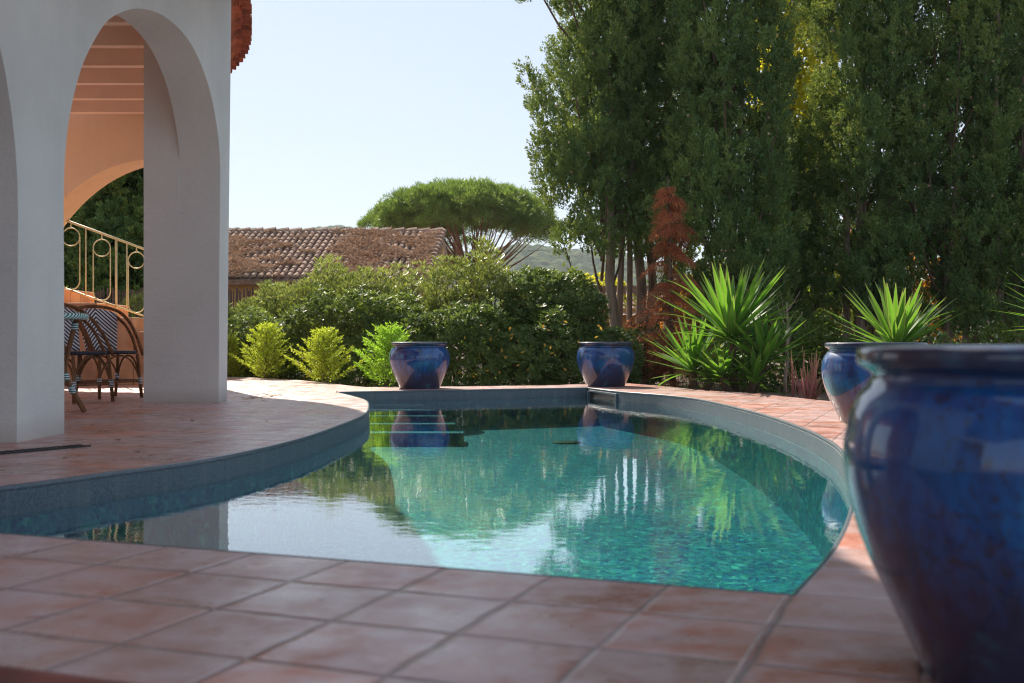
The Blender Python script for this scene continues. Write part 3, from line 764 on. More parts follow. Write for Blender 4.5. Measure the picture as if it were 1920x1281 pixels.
def cypress(x, Y, H, R0, zb, seed, label, trunks, nplume=430, nleaf=110, edge=0.0, lumpy=0.22, low_fn=None, ll=0.050, lw=0.021, mat='cyp', group='tall cypresses', cones=240):
    global rng
    rng = np.random.default_rng(seed); random.seed(seed)
    X = gx(x, Y)
    t = thing('cypress_tree', label, 'cypress', (X, Y, -0.1), 0, group)
    m = MB()
    for (dx, dy, r0, lean) in trunks:
        p, r = trunk_mb((dx, dy, 0), (dx * 0.6 + lean, dy * 0.5, H * 0.82), r0, 0.03, 0.035, 9)
        m.tube(p, r, 9)
    m.build('trunk', M['trunk'], t, smooth=True)
    nm = max(7, int(nplume / 22)); per_ = 12; k = nm * per_
    ii = np.arange(nm)
    zm = zb + (H - zb) * np.clip((ii + 0.5) / nm + rng.normal(size=nm) * 0.02, 0, 1)
    u = (zm - zb) / (H - zb)
    prof_ = np.where(u < 0.16, 0.62 + 0.38 * np.clip(u / 0.16, 0, 1) ** 0.6, 1.0) * np.where(u > 0.6, np.sqrt(np.clip(1 - ((u - 0.6) / 0.42) ** 2, 0.02, 1)), 1.0)
    am = ii * 2.39996 + rng.normal(size=nm) * 0.3
    cyl = np.stack([np.cos(am), np.sin(am), zm], 1)
    pr = R0 * prof_ * (1 + lumpy * lump(cyl * [1.6, 1.6, 1.0], 1.0, seed) + 0.12 * rng.normal(size=nm))
    rad = pr * np.where(rng.random(nm) < 0.15, 0.2, 0.62)
    Lm = 1.3 + rng.random(nm) * 1.3; Rm = (0.24 + 0.14 * rng.random(nm)) * min(1.15, R0 / 0.85)
    Pm = np.stack([np.cos(am) * rad, np.sin(am) * rad, np.maximum(zm - 0.5 * Lm, zb - 0.25)], 1)
    Dm = unit(np.stack([np.cos(am) * 0.13, np.sin(am) * 0.13, np.ones(nm)], 1) + rng.normal(size=(nm, 3)) * 0.05)
    mi = np.repeat(np.arange(nm), per_)
    tm = (np.tile(np.arange(per_), nm) + rng.random(k)) / per_
    a = np.tile(np.arange(per_), nm) * 2.39996 + np.repeat(rng.random(nm) * 6, per_)
    rr0 = Rm[mi] * np.sin((0.12 + 0.84 * tm) * PI) ** 0.6
    P = Pm[mi] + Dm[mi] * (tm * Lm[mi] * 0.82)[:, None] + np.stack([np.cos(a) * rr0, np.sin(a) * rr0, a * 0], 1)
    D = unit(np.stack([np.cos(a) * 0.24, np.sin(a) * 0.24, np.ones(k)], 1) + rng.normal(size=(k, 3)) * 0.09)
    Lb = (0.36 + rng.random(k) ** 1.5 * 0.45); Rb = 0.10 + 0.07 * rng.random(k)
    nf_ = 26; kf = k * nf_
    tt = rng.random((k, nf_)) ** 0.9; az_ = rng.random((k, nf_)) * 2 * PI
    A_ = unit(np.cross(D, np.tile([1.0, 0.3, 0.1], (k, 1)))); B_ = np.cross(D, A_)
    radial = np.cos(az_)[..., None] * A_[:, None] + np.sin(az_)[..., None] * B_[:, None]
    rr2 = np.sin((0.13 + 0.85 * tt) * PI) ** 0.75 * Rb[:, None] * (0.72 + 0.38 * rng.random((k, nf_)))
    Pf = (P[:, None] + D[:, None] * (tt * Lb[:, None])[..., None] + radial * rr2[..., None]).reshape(-1, 3)
    Df = (D[:, None] + radial * 0.45 + rng.normal(size=(k, nf_, 3)) * 0.18).reshape(-1, 3)
    L = 0.12 + rng.random(kf) * 0.15; Rd = 0.028 + rng.random(kf) * 0.022
    nf = 30
    face = (radial + np.stack([np.cos(a), np.sin(a), a * 0], 1)[:, None] * 0.7 + [0, 0, 0.35]).reshape(-1, 3)
    V = plume(Pf, Df, L, Rd, nf, ll, lw, 0.7, face)
    nc = k * 12; sc2 = np.repeat(np.arange(k), 12)
    Pc = P[sc2] + D[sc2] * (rng.random(nc) * Lb[sc2] * 0.85)[:, None] + rng.normal(size=(nc, 3)) * 0.06
    V = np.concatenate([V, leaf(Pc, D[sc2] + rng.normal(size=(nc, 3)) * 0.5, 0.13, 0.065)])
    o = quads('crown', V, M[mat], t)
    tb_ = np.clip(np.repeat(rng.normal(0.5, 0.2, nm), per_) * 0.6 + rng.normal(0.5, 0.2, k) * 0.4, 0, 1)
    tf_ = np.clip(np.repeat(tb_, nf_) * 0.7 + rng.random(kf) * 0.3, 0, 1)
    tone = np.concatenate([np.repeat(tf_, nf * 4), np.full(nc * 4, 0.25)]).astype(np.float32)  # inner leaves get a fixed low tone: crown shade put into their colour
    at_ = o.data.attributes.new('tone', 'FLOAT', 'POINT'); at_.data.foreach_set('value', tone)
    # limbs
    lm = MB(); idx = rng.choice(k, min(k, 46), replace=False)
    for i in idx:
        z0 = max(0.4, P[i, 2] - 0.9 - rng.random() * 0.5)
        lm.tube(arc3((0, 0, z0), (P[i, 0] * .6, P[i, 1] * .6, z0 + .25), tuple(P[i] + D[i] * 0.4), 4), [0.03, 0.026, 0.02, 0.014, 0.008], 5)
    lm.build('limbs', M['limb'], t, smooth=True)
    if cones:
        ci = rng.choice(len(V), cones); cm = MB()
        for i in ci:
            p = V[i, 2]
            if p[1] > 0.2: continue
            s = 0.022
            cm.add([p + np.array(o) * s for o in [(1, 0, 0), (-1, 0, 0), (0, 1, 0), (0, -1, 0), (0, 0, 1), (0, 0, -1)]], [(0, 2, 4), (2, 1, 4), (1, 3, 4), (3, 0, 4), (2, 0, 5), (1, 2, 5), (3, 1, 5), (0, 3, 5)])
        c = cm.build('cones', M['cone'], t); c['kind'] = 'stuff'
    return t

def shell(lx, ly, h_fn, n, seed, jitter=0.35, bottom=0.0, front_bias=True, lumps=0.12, ls=2.2):
    """points and outward normals on a hedge-shaped volume, local x along, y depth, z up"""
    r = np.random.default_rng(seed)
    x = (r.random(n) - 0.5) * lx
    th = r.random(n) * PI * 0.80 if front_bias else r.random(n) * PI
    hx = h_fn(x)
    ex = 0.55
    cy = -np.cos(th); cz = np.sin(th)
    ny = np.sign(cy) * np.abs(cy) ** ex; nz = np.abs(cz) ** ex
    end = np.clip(1 - (np.abs(x) / (lx / 2)) ** 8, 0.0, 1) ** 0.5
    dep = 1 - jitter * r.random(n) ** 1.6
    p = np.stack([x, ny * ly / 2 * dep * (0.5 + 0.5 * end), nz * hx * dep * (0.6 + 0.4 * end)], 1)
    low = r.random(n) < 0.12
    p[low, 2] *= r.random(low.sum())
    N = unit(np.stack([np.sign(x) * (1 - end) * 0.8, cy, cz * 0.9 + 0.1], 1))
    l = lump(p, ls, seed + 5) + 0.5 * lump(p, ls * 2.6, seed + 6)
    p = p + N * (l * lumps)[:, None]
    p[:, 2] = np.maximum(p[:, 2], bottom)
    return p, N
def ball(rx, ry, rz, cz, n, seed, jitter=0.4, lumps=0.12, ls=2.5):
    r = np.random.default_rng(seed)
    d = unit(r.normal(size=(n, 3))); dep = 1 - jitter * r.random(n) ** 1.5
    p = d * dep[:, None] * [rx, ry, rz] + [0, 0, cz]
    p = p + d * ((lump(p, ls, seed) + .5 * lump(p, ls * 2.5, seed + 1)) * lumps)[:, None]
    p[:, 2] = np.maximum(p[:, 2], 0.05)
    return p, d
def whorls(p, N, per, ll, lw, mid=0.62, out=0.55, up=0.25, droop=0.0):
    n = len(p); T = unit(np.cross(N, rng.normal(size=(n, 3)))); B = np.cross(N, T)
    Ns = unit(N + [0, 0, up] + rng.normal(size=(n, 3)) * 0.3)
    a = (np.arange(per) / per * 2 * PI)[None] + rng.random((n, 1)) * 6 + rng.normal(size=(n, per)) * 0.2
    d = Ns[:, None] * out + np.cos(a)[..., None] * T[:, None] + np.sin(a)[..., None] * B[:, None] + rng.normal(size=(n, per, 3)) * 0.15
    s = (0.75 + rng.random((n, per)) * 0.5).ravel()
    flat = np.repeat(Ns, per, 0)
    return leaf(np.repeat(p, per, 0), d.reshape(-1, 3), ll * s, lw * s, mid, flat)

# tall cypresses
cypress(1128, 19.0, 9.2, 1.12, 2.15, 11, 'leftmost tall cypress with ragged sky edge and a bare pale trunk', [(gx(1150, 19) - gx(1128, 19), -0.3, 0.095, -0.1), (0.32, 0.2, 0.06, 0.15), (0.52, 0.4, 0.05, 0.1)], 560, 110, lumpy=0.42)
cypress(1226, 19.6, 9.0, 0.92, 2.0, 12, 'cypress with forked pale trunks right behind the dead rust conifer', [(-0.22, -0.2, 0.10, -0.3), (-0.14, -0.15, 0.085, 0.1), (-0.38, 0.1, 0.05, -0.2), (0.3, 0.3, 0.07, 0.1)], 430, 110)
cypress(1370, 17.6, 8.4, 0.74, 0.35, 13, 'tall cypress directly behind the large bright green yucca', [(0.0, 0, 0.08, 0), (0.2, 0.1, 0.05, 0.1)], 560, 100, lumpy=0.25)
cypress(1618, 18.2, 8.8, 0.76, 0.9, 14, 'tall cypress behind the second pot, right of the yellow lit gap', [(0.0, 0, 0.10, 0), (-0.25, 0.1, 0.06, -0.1), (0.25, 0, 0.05, 0.1)], 520, 100, lumpy=0.28)
cypress(1765, 18.0, 8.6, 0.82, 0.9, 15, 'tall cypress above the largest pot, second from the right edge', [(0.1, 0, 0.09, 0.1), (0.35, -0.1, 0.06, 0.2)], 500, 100, lumpy=0.3)
cypress(1925, 17.4, 8.4, 0.85, 0.6, 16, 'rightmost tall cypress cut by the right frame edge', [(-0.1, 0, 0.10, 0), (-0.4, -0.1, 0.05, -0.3)], 500, 100, lumpy=0.25)
cypress(1478, 18.9, 3.9, 0.36, 0.5, 17, 'slender low cypress with a thin bare stem between two broader cypresses', [(0, 0, 0.05, 0)], 230, 90)
# cypress behind the veranda
cypress(222, 24.0, 6.6, 1.30, 0.9, 18, 'dark bushy cypress seen through the veranda arch behind the stair railing', [(0, 0, 0.12, 0)], 560, 110, group='cypresses behind the veranda', lumpy=0.15, ll=0.08, lw=0.045, cones=0)
cypress(70, 25.0, 6.4, 0.85, 1.2, 19, 'narrower cypress at the left of the veranda arch, above the railing start', [(0, 0, 0.12, 0)], 300, 100, group='cypresses behind the veranda', ll=0.08, lw=0.045, cones=0)

def tree(name, x, Y, zb, rx, ry, rz, cz, mat, label, cat, seed, n=2600, per=5, ll=0.09, lw=0.05, trunk=0.07, group=None, mid=0.5, jitter=0.6, barkm='limb', up=0.2, out=0.5, lumps=0.25):
    global rng
    rng = np.random.default_rng(seed); random.seed(seed)
    t = thing(name, label, cat, (gx(x, Y), Y, -0.1), 0, group)
    p, N = ball(rx, ry, rz, cz, n, seed, jitter, lumps * min(rx, rz))
    quads('crown', whorls(p, N, per, ll, lw, mid, out, up), M[mat], t)
    m = MB(); pp, r = trunk_mb((0, 0, 0), (0, 0, cz), trunk, trunk * 0.5, 0.03, 5); m.tube(pp, r, 8)
    m.build('trunk', M[barkm], t, smooth=True)
    lm = MB()
    for k in range(14):
        i = rng.integers(len(p)); z0 = max(0.2, cz - rz * (0.2 + 0.7 * rng.random()))
        lm.tube(arc3((0, 0, z0), (p[i, 0] * .4, p[i, 1] * .4, z0 + .3), tuple(p[i] * 0.97), 4), [trunk * .4, trunk * .33, trunk * .25, trunk * .15, trunk * .08], 5)
    lm.build('limbs', M[barkm], t, smooth=True)
    return t
tree('deciduous_tree', 1487, 22, 0, 0.85, 1.3, 3.2, 5.4, 'autumn', 'sunlit yellow green tree showing in the gap between the cypresses', 'tree', 31, 5200, 5, 0.12, 0.07, 0.1)
tree('deciduous_tree', 1700, 23, 0, 1.5, 1.2, 1.6, 2.0, 'amber', 'amber autumn tree glowing through the cypresses above the largest pot', 'tree', 32, 1700, 5, 0.10, 0.06, 0.09, group='autumn trees behind the cypresses')
tree('deciduous_tree', 1565, 22.5, 0, 0.9, 0.9, 1.1, 1.2, 'lime', 'light green bush glowing low between the cypress stems left of the second pot', 'tree', 33, 1400, 5, 0.09, 0.05, 0.06, group='autumn trees behind the cypresses')
tree('deciduous_tree', 1288, 21.5, 0, 0.55, 0.6, 0.8, 1.0, 'amber', 'small amber bush glowing behind the dead rust conifer', 'tree', 34, 900, 5, 0.08, 0.05, 0.05, group='autumn trees behind the cypresses')
tree('deciduous_tree', 1132, 40, 0, 1.35, 1.0, 0.85, 2.0, 'autumn', 'yellow tree top showing over the small tiled roof beside the bare trunk', 'tree', 35, 1800, 5, 0.13, 0.08, 0.08)
tree('garden_shrub', 146, 27, 0, 0.85, 0.9, 1.5, 1.6, 'lime', 'light green shrub in sun seen through the left end of the stair railing', 'shrub', 36, 2600, 5, 0.08, 0.04, 0.05)
tree('garden_shrub', 262, 19.5, 0, 0.5, 0.5, 0.75, 0.75, 'oleander', 'oleander shrub beside the reed screen at the right of the railing', 'shrub', 37, 900, 4, 0.11, 0.022, 0.03)
tree('evergreen_tree', 1830, 26, 0, 2.6, 1.2, 1.7, 1.6, 'pitto', 'dark evergreen mass low behind the right hand cypresses', 'tree', 38, 3000, 6, 0.12, 0.06, 0.1, group='evergreens behind the cypresses')
tree('evergreen_tree', 1420, 26, 0, 2.4, 1.2, 1.5, 1.4, 'pitto', 'dark evergreen mass low behind the large yucca', 'tree', 39, 2600, 6, 0.12, 0.06, 0.1, group='evergreens behind the cypresses')
tree('garden_shrub', 1548, 14.6, 0, 0.42, 0.35, 0.55, 0.5, 'pitto', 'small glossy shrub left of the second pot by the paving', 'shrub', 40, 620, 6, 0.06, 0.03, 0.03)
tree('garden_shrub', 1700, 15.0, 0, 0.9, 0.5, 0.45, 0.35, 'pitto', 'low dark shrub behind the second pot under its yucca', 'shrub', 41, 1100, 6, 0.06, 0.03, 0.03)
tree('garden_shrub', 1905, 12.5, 0, 0.6, 0.5, 0.5, 0.35, 'pitto', 'low dark shrub at the right frame edge behind the largest pot', 'shrub', 42, 800, 6, 0.06, 0.03, 0.03)
tree('garden_shrub', 1430, 15.2, 0, 1.0, 0.5, 0.5, 0.4, 'pitto', 'low dark shrub filling the ground behind the largest yucca', 'shrub', 44, 1300, 6, 0.06, 0.03, 0.03)
tree('garden_shrub', 1210, 16.9, 0, 0.45, 0.4, 0.45, 0.42, 'pitto', 'low green shrub behind the far right pot under the dead conifer', 'shrub', 43, 700, 7, 0.065, 0.03, 0.03)

# slim bare sapling right of the yucca
random.seed(3)
t = thing('sapling', 'thin bare grey sapling stem between the large yucca and the second pot', 'tree', (gx(1473, 14.2), 14.2, -0.1))
p, r = trunk_mb((0, 0, 0), (0.05, 0.1, 1.15), 0.026, 0.012, 0.010, 8)
MB().tube(p, r, 7).build('trunk', M['trunk'], t, smooth=True)
m = MB()
for k in range(9):
    z = 0.3 + 0.09 * k; a = k * 2.4
    m.tube(arc3((0.01, 0.01, z), (0.1 * math.cos(a), 0.1 * math.sin(a), z + 0.1), (0.22 * math.cos(a), 0.22 * math.sin(a), z + 0.28), 4), [.009, .007, .006, .004, .003], 5)
m.build('limbs', M['trunk'], t, smooth=True)

# ------------------------------------------------------------------ hedges
rng = np.random.default_rng(21); random.seed(21)
def hedge(name, x0, x1, Y, ly, hf, n, per, ll, lw, mat, label, seed, mid=0.62, up=0.25, out=0.55, lumps=0.14, jitter=0.35, cat='hedge', rz=0.0, front=True, bend=None):
    global rng
    rng = np.random.default_rng(seed); random.seed(seed)
    X0, X1 = gx(x0, Y), gx(x1, Y)
    t = thing(name, label, cat, ((X0 + X1) / 2, Y, -0.1), rz)
    p, N = shell(X1 - X0, ly, hf, n, seed, jitter, 0.03, front, lumps)
    if bend: p[:, 1] += bend(p[:, 0] + (X0 + X1) / 2)
    quads('foliage', whorls(p, N, per, ll, lw, mid, out, up), M[mat], t)
    m = MB()
    for k in range(26):
        xx = (random.random() - .5) * (X1 - X0) * .9; yy = random.gauss(0, .12) + (float(bend(xx + (X0 + X1) / 2)) if bend else 0)
        h = float(hf(np.array([xx]))[0]) * 0.85
        pp, r = trunk_mb((xx, yy, 0), (xx + random.gauss(0, .15), yy + random.gauss(0, .15), h), 0.022, 0.008, 0.03, 5); m.tube(pp, r, 5)
    m.build('stems', M['limb'], t, smooth=True)
    return t
bend1 = lambda X: np.interp(X, [-6.5, -4.6, -3.2, -2.2, -1.0, 0.5, 2.5], [3.9, 2.9, 1.6, 0.5, -0.15, 0.0, 0.3])
h1 = lambda x: 1.78 - 0.35 * np.exp(-((x + 1.5) / 0.5) ** 2) + 0.16 * np.sin(x * 1.9 + 1) + 0.12 * np.sin(x * 4.3)
hedge('oleander_hedge', 250, 850, 17.9, 1.5, h1, 5200, 7, 0.115, 0.021, 'oleander', 'wide sunlit oleander hedge in front of the neighbouring tiled roof', 51, 0.5, 0.6, 0.9, 0.17, 0.4, bend=bend1)
h3 = lambda x: 1.98 - 0.5 * (np.abs(x) / 0.75) ** 2.2 + 0.1 * np.sin(x * 7)
hedge('oleander_bush', 795, 985, 17.2, 1.2, h3, 1500, 7, 0.115, 0.021, 'oleander', 'tallest pointed oleander bush just right of the tiled roof end', 52, 0.5, 0.6, 0.9, 0.15, 0.4, cat='bush')
h4 = lambda x: 1.80 - 0.75 * (np.abs(x) / 0.95) ** 2.5
hedge('pittosporum_bush', 940, 1130, 17.3, 1.4, h4, 2600, 7, 0.085, 0.030, 'pitto', 'round topped pittosporum bush with yellowish tips below the hill', 53, 0.62, 0.3, 0.6, 0.12, 0.4, cat='bush')
h2 = lambda x: 1.18 + 0.16 * np.sin(x * 1.3 + 2) + 0.09 * np.sin(x * 5.1) - 0.42 * np.clip((x - 2.75) / 0.5, 0, 1)
hedge('pittosporum_hedge', 180, 1200, 16.35, 1.3, h2, 8200, 7, 0.085, 0.031, 'pitto', 'long clipped dark pittosporum hedge behind the two far pots', 54, 0.64, 0.2, 0.55, 0.16, 0.45, bend=bend1)
# scattered yellowed leaves on the hedge
V = []
for k in range(40):
    x = random.uniform(860, 1140); pp = at(x, random.uniform(600, 705), 15.52); V.append(leaf(np.array([pp]), rng.normal(size=(1, 3)), 0.07, 0.035, 0.6, np.array([[0, -1.0, 0.3]])))
o = quads('yellow_leaves', np.concatenate(V), M['yleaf']); tag(o, kind='stuff')

# ------------------------------------------------------------------ young conifers
def conifer(x, Y, Hh, Rw, mat, label, seed, lean=0):
    global rng
    rng = np.random.default_rng(seed); random.seed(seed)
    t = thing('young_conifer', label, 'conifer', (gx(x, Y), Y, -0.1), 0, 'young feathery conifers along the hedge')
    V = []; sm = MB()
    sm.tube([(0, 0, 0), (lean * .5, 0, Hh * .5), (lean, 0, Hh * .93)], [0.016, 0.011, 0.004], 6)
    nb = 46
    for k in range(nb):
        u = (k + 0.5) / nb; z0 = 0.03 + Hh * 0.82 * u; a = k * 2.399 + random.gauss(0, .2)
        L = Rw * (1.12 - u) ** 0.75 * random.uniform(.8, 1.2)
        d = Vector((math.cos(a), math.sin(a), 0.62 + 0.5 * u)).normalized()
        b0 = Vector((lean * u, 0, z0)); 
        tip = b0 + d * L; sm.tube([b0, b0 + d * L * .55, tip + Vector((0, 0, .02))], [.005, .0035, .002], 4)
        sd = Vector((-math.sin(a), math.cos(a), 0)); upv = d.cross(sd)
        ns = max(5, int(L / 0.028))
        for j in range(ns):
            f = 0.12 + 0.88 * j / ns
            for s in (-1, 1):
                p0 = b0 + d * L * f
                ld = (d * 0.75 + sd * s * 0.8 + upv * random.gauss(0.0, .25) + Vector((0, 0, .15))).normalized()
                sl = 0.13 * (1.12 - f) * random.uniform(.7, 1.2) * (0.6 + Rw)
                P_ = np.array([p0 + ld * sl * q for q in (0, .22, .45, .68, .9)])
                D_ = np.array(ld)[None] + rng.normal(size=(5, 3)) * .38
                V.append(leaf(P_, D_, 0.045, 0.014))
        V.append(leaf(np.array([tip]), np.array([d]), .06, .014))
    quads('foliage', np.concatenate(V), M[mat], t)
    sm.build('stem', M['limb'], t, smooth=True)
conifer(428, 18.2, 0.80, 0.42, 'thuja', 'young conifer half hidden by the pillar, leftmost of the row', 61)
conifer(498, 17.3, 1.0, 0.56, 'thuja', 'second young conifer from the pillar, narrow pointed yellow green', 62, 0.02)
conifer(608, 15.75, 0.88, 0.54, 'thuja', 'third young conifer from the pillar, standing alone, yellow green', 63)
conifer(722, 14.75, 0.92, 0.58, 'thujag', 'brightest green young conifer directly left of the far pot', 64, 0.06)

# ------------------------------------------------------------------ dead conifer
rng = np.random.default_rng(70); random.seed(70)
t = thing('dead_conifer', 'dead rust coloured conifer with drooping brown branches', 'conifer', (gx(1255, 16.6), 16.6, -0.1))
HD = 2.95
sm = MB(); sm.tube([(0.05, 0, 0), (0.03, 0, 1.2), (0.0, 0, 2.2), (-0.02, 0, HD + .1)], [.05, .038, .022, .008], 8)
V = []
nb = 66
lowleft = [(random.uniform(0, 6.28), random.uniform(.25, .95), random.uniform(.35, .62)) for _ in range(16)] + [(3.4, 1.15, .62), (3.0, .95, .80), (3.7, .80, .75), (2.8, .62, .6), (3.3, .5, .7), (3.9, 1.4, .5)]
for k in range(nb + len(lowleft)):
    u = (k + .5) / nb
    if k < nb:
        u = (int(u * 12) + 0.5) / 12; z0 = 0.14 + (HD - 0.16) * u + random.gauss(0, .05); a = k * 2.399 + random.gauss(0, .25); z0 = max(.1, z0 + .13 * math.sin(a * 1.0 + u * 5))
        L = (0.08 + 0.80 * (1 - u) ** 0.75) * random.choice((.3, .6, .85, 1.1, 1.45)) * (0.75 + 0.5 * math.sin(u * 17 + a))
        if random.random() < .18: continue
    else: a, z0, L = lowleft[k - nb]
    dx, dy = math.cos(a), math.sin(a)
    path = arc3((0, 0, z0), (dx * L * .6, dy * L * .6, z0 + L * .12), (dx * L, dy * L, z0 - L * .34), 8)
    sm.tube(path, [.010 * (1 - i / 10) + .002 for i in range(9)], 4)
    for i, p in enumerate(path):
        if i < 2 and L > .3: continue
        w = 0.10 * math.sin(PI * min(1, (i + 1) / 9)) + .02
        for q in range(11):
            s = random.choice((-1, 1)) * random.random()
            b0 = p + Vector((-dy, dx, 0)) * s * w
            hang = Vector((dx * .45 - dy * s * .5, dy * .45 + dx * s * .5, -0.35 - .5 * random.random()))
            hang.normalize(); sl = random.uniform(.06, .24)
            P_ = np.array([b0 + hang * sl * g for g in (0, .3, .6, .9)])
            V.append(leaf(P_, np.array(hang)[None] + rng.normal(size=(4, 3)) * .3, .055, .011))
sm.build('trunk', M['limb'], t, smooth=True)
quads('foliage', np.concatenate(V), M['dead'], t)

# ------------------------------------------------------------------ yuccas
def sword(base, az, el, L, W, bend, mb, me_, seg=7):
    d = Vector((math.cos(az) * math.cos(el), math.sin(az) * math.cos(el), math.sin(el)))
    sd = Vector((-math.sin(az), math.cos(az), 0)); p = Vector(base); pts = []
    for i in range(seg + 1):
        u = i / seg
        w = W * (0.55 + 1.3 * u) if u < 0.3 else W * (0.94 + .06) * (1 - ((u - 0.3) / 0.7) ** 1.6)
        upv = sd.cross(d).normalized() * -1
        pts.append((p.copy(), w / 2, upv.copy()))
        d = (d + Vector((0, 0, -bend / seg * (0.4 + u)))).normalized(); p = p + d * (L / seg)
    vs = []
    for p_, w, u_ in pts:
        vs += [p_ + sd * w - u_ * -w * .25, p_, p_ - sd * w - u_ * -w * .25]
    fs = []
    for i in range(seg): fs += [(3 * i, 3 * i + 1, 3 * i + 4, 3 * i + 3), (3 * i + 1, 3 * i + 2, 3 * i + 5, 3 * i + 4)]
    mb.add(vs, fs)
    vs = []
    for p_, w, u_ in pts:
        e = 0.0022
        for s in (1, -1):
            c0 = p_ + sd * w * s - u_ * -w * .25
            vs += [c0, c0 + sd * s * e]
    fs = []
    for i in range(seg):
        for k in (0, 2): fs.append((4 * i + k, 4 * i + k + 1, 4 * i + 4 + k + 1, 4 * i + 4 + k))
    me_.add(vs, fs)
def yucca(loc, heads, label, seed, trunk=True):
    random.seed(seed)
    t = thing('yucca', label, 'yucca', loc, 0, 'yuccas beside the terrace')
    tm = MB()
    for (dx, dy, z, L, n, W, lo) in heads:
        mb, me_ = MB(), MB()
        for k in range(n):
            u = (k + .5) / n
            el = math.asin(max(-0.45, min(1, lo + (1 - lo) * (u ** 0.55)))) + random.gauss(0, .11)
            az = k * 2.399963 + random.gauss(0, .12)
            LL = L * random.uniform(.82, 1.1) * (0.78 + 0.22 * math.sin(PI * u ** .8))
            sword((dx + .03 * math.cos(az), dy + .03 * math.sin(az), z + .10 * (u - .5)), az, el, LL, W * random.uniform(.85, 1.15), random.uniform(.02, .16) * (1.3 - u) + (random.uniform(.4, 1.1) if random.random() < .10 else 0), mb, me_)
        lf = mb.build('leaf_rosette', M['yucca'], t, smooth=False)
        me_.build('leaf_margins', M['yucca_edge'], lf)
        tm.tube([(dx * .4, dy * .4, 0), (dx * .8, dy * .8, z * .6), (dx, dy, z + .02)], [.06, .05, .045], 9)
    tm.build('trunk', M['limb'], t, smooth=True)
    return t
YY = 13.3
yucca((gx(1385, YY), YY, -0.1), [(gx(1370, YY) - gx(1385, YY), 0, at(0, 630, YY).z + .1, 1.02, 76, .088, -0.1), (gx(1425, YY) - gx(1385, YY), -0.25, at(0, 672, YY).z + .1, 0.70, 50, .075, -0.35), (gx(1352, YY) - gx(1385, YY), -0.1, at(0, 704, YY).z + .1, 0.5, 34, .065, -0.4), (0.12, -0.3, at(0, 712, YY).z + .1, 0.48, 32, .065, -0.35)], 'largest bright green yucca clump beside the curved terrace edge', 81)
yucca((gx(1300, 13.9), 13.9, -0.1), [(0, 0, at(0, 694, 13.6).z + .1, 0.76, 56, .072, -0.25), (0.2, -0.1, at(0, 712, 13.6).z + .1, 0.45, 30, .045, -0.1)], 'smaller yellow green yucca left of the largest yucca, by the rust conifer', 82)
yucca((gx(1680, 10.4), 10.4, -0.1), [(0, 0, at(0, 650, 10.4).z + .1, 0.68, 62, .062, -0.05)], 'spiky yucca rising behind the second pot on the right', 83)
yucca((gx(2010, 9.0), 9.0, -0.1), [(0, 0, at(0, 606, 9.0).z + .1, 0.64, 50, .055, -0.2)], 'yucca at the right frame edge with only leaf tips in view', 84)
# pink phormium
random.seed(90)
t = thing('phormium', 'pink striped phormium with thin upright leaves left of the second pot', 'plant', (gx(1514, 12.0), 12.0, -0.1))
mb, me_ = MB(), MB()
for k in range(46):
    az = random.random() * 2 * PI
    sword((random.gauss(0, .06), random.gauss(0, .04), 0), az, R(random.uniform(48, 85)), random.uniform(.35, .62), .018, random.uniform(.05, .4), mb, me_, 5)
mb.build('leaves', M['phormium'], t); me_.build('leaf_margins', M['yucca_edge'], t)

# ------------------------------------------------------------------ stone pine
rng = np.random.default_rng(100); random.seed(100)
PY = 46.0
t = thing('stone_pine', 'umbrella shaped stone pine with broad flat crown behind the tiled roof', 'pine', (gx(888, PY), PY, -0.1))
cx0 = 0.0
kd = 200
a = rng.random(kd) * 2 * PI; rr_ = np.sqrt(rng.random(kd))
RX = 3.45
zb_ = at(0, 452, PY).z
off = gx(866, PY) - gx(888, PY)
xs = np.cos(a) * rr_ * RX; ys = np.sin(a) * rr_ * RX
zc_ = zb_ + 0.25 + 1.60 * np.sqrt(np.clip(1 - rr_ ** 2.2, 0, 1)) * (0.85 + 0.15 * rng.random(kd)) - 0.5 * (rng.random(kd) < 0.45) - 0.006 * (xs - 0.3) ** 2
Rd_ = 0.36 + 0.34 * rng.random(kd)
nt_ = 17
dd = rng.normal(size=(kd, nt_, 3)); dd[..., 2] = np.abs(dd[..., 2]) - 0.15; dd = unit(dd)
P = (np.stack([xs + off, ys, zc_ + .1], 1)[:, None] + dd * [1.15, 1.15, 0.75] * Rd_[:, None, None]).reshape(-1, 3)
k = len(P); dd = dd.reshape(-1, 3)
nl = 40
d = rng.normal(size=(k, nl, 3)) * 0.75 + dd[:, None] * 0.7 + [0, 0, 0.45]; d = unit(d)
pos = P[:, None] + d * (0.02 + 0.09 * rng.random((k, nl, 1))) + rng.normal(size=(k, nl, 3)) * .05
V = leaf(pos.reshape(-1, 3), d.reshape(-1, 3), 0.20, 0.028)
quads('crown', V, M['pine'], t)
m = MB()
fork = Vector((0, 0, 2.9)); m.tube([(0.05, 0, 0), (0, 0, 1.6), fork], [.26, .22, .2], 10)
m.tube([(0.35, 0.2, 0), (0.3, 0, 1.8), (-0.05, 0, 3.3)], [.14, .12, .1], 8)
m.build('trunk', M['pinebark'], t, smooth=True)
lm = MB()
for i in rng.choice(k, 60, replace=False):
    e = Vector(P[i]); e.z -= .1
    s0 = fork + Vector((random.gauss(0, .12), random.gauss(0, .1), random.uniform(-.3, .35)))
    mid = s0.lerp(e, .5) + Vector((random.gauss(0, .25), random.gauss(0, .2), -0.2 - .1 * (e - s0).length * random.random()))
    lm.tube(arc3(s0, mid, e, 6), [.10, .075, .055, .038, .026, .016, .009], 5)
lm.build('limbs', M['pinebark'], t, smooth=True)

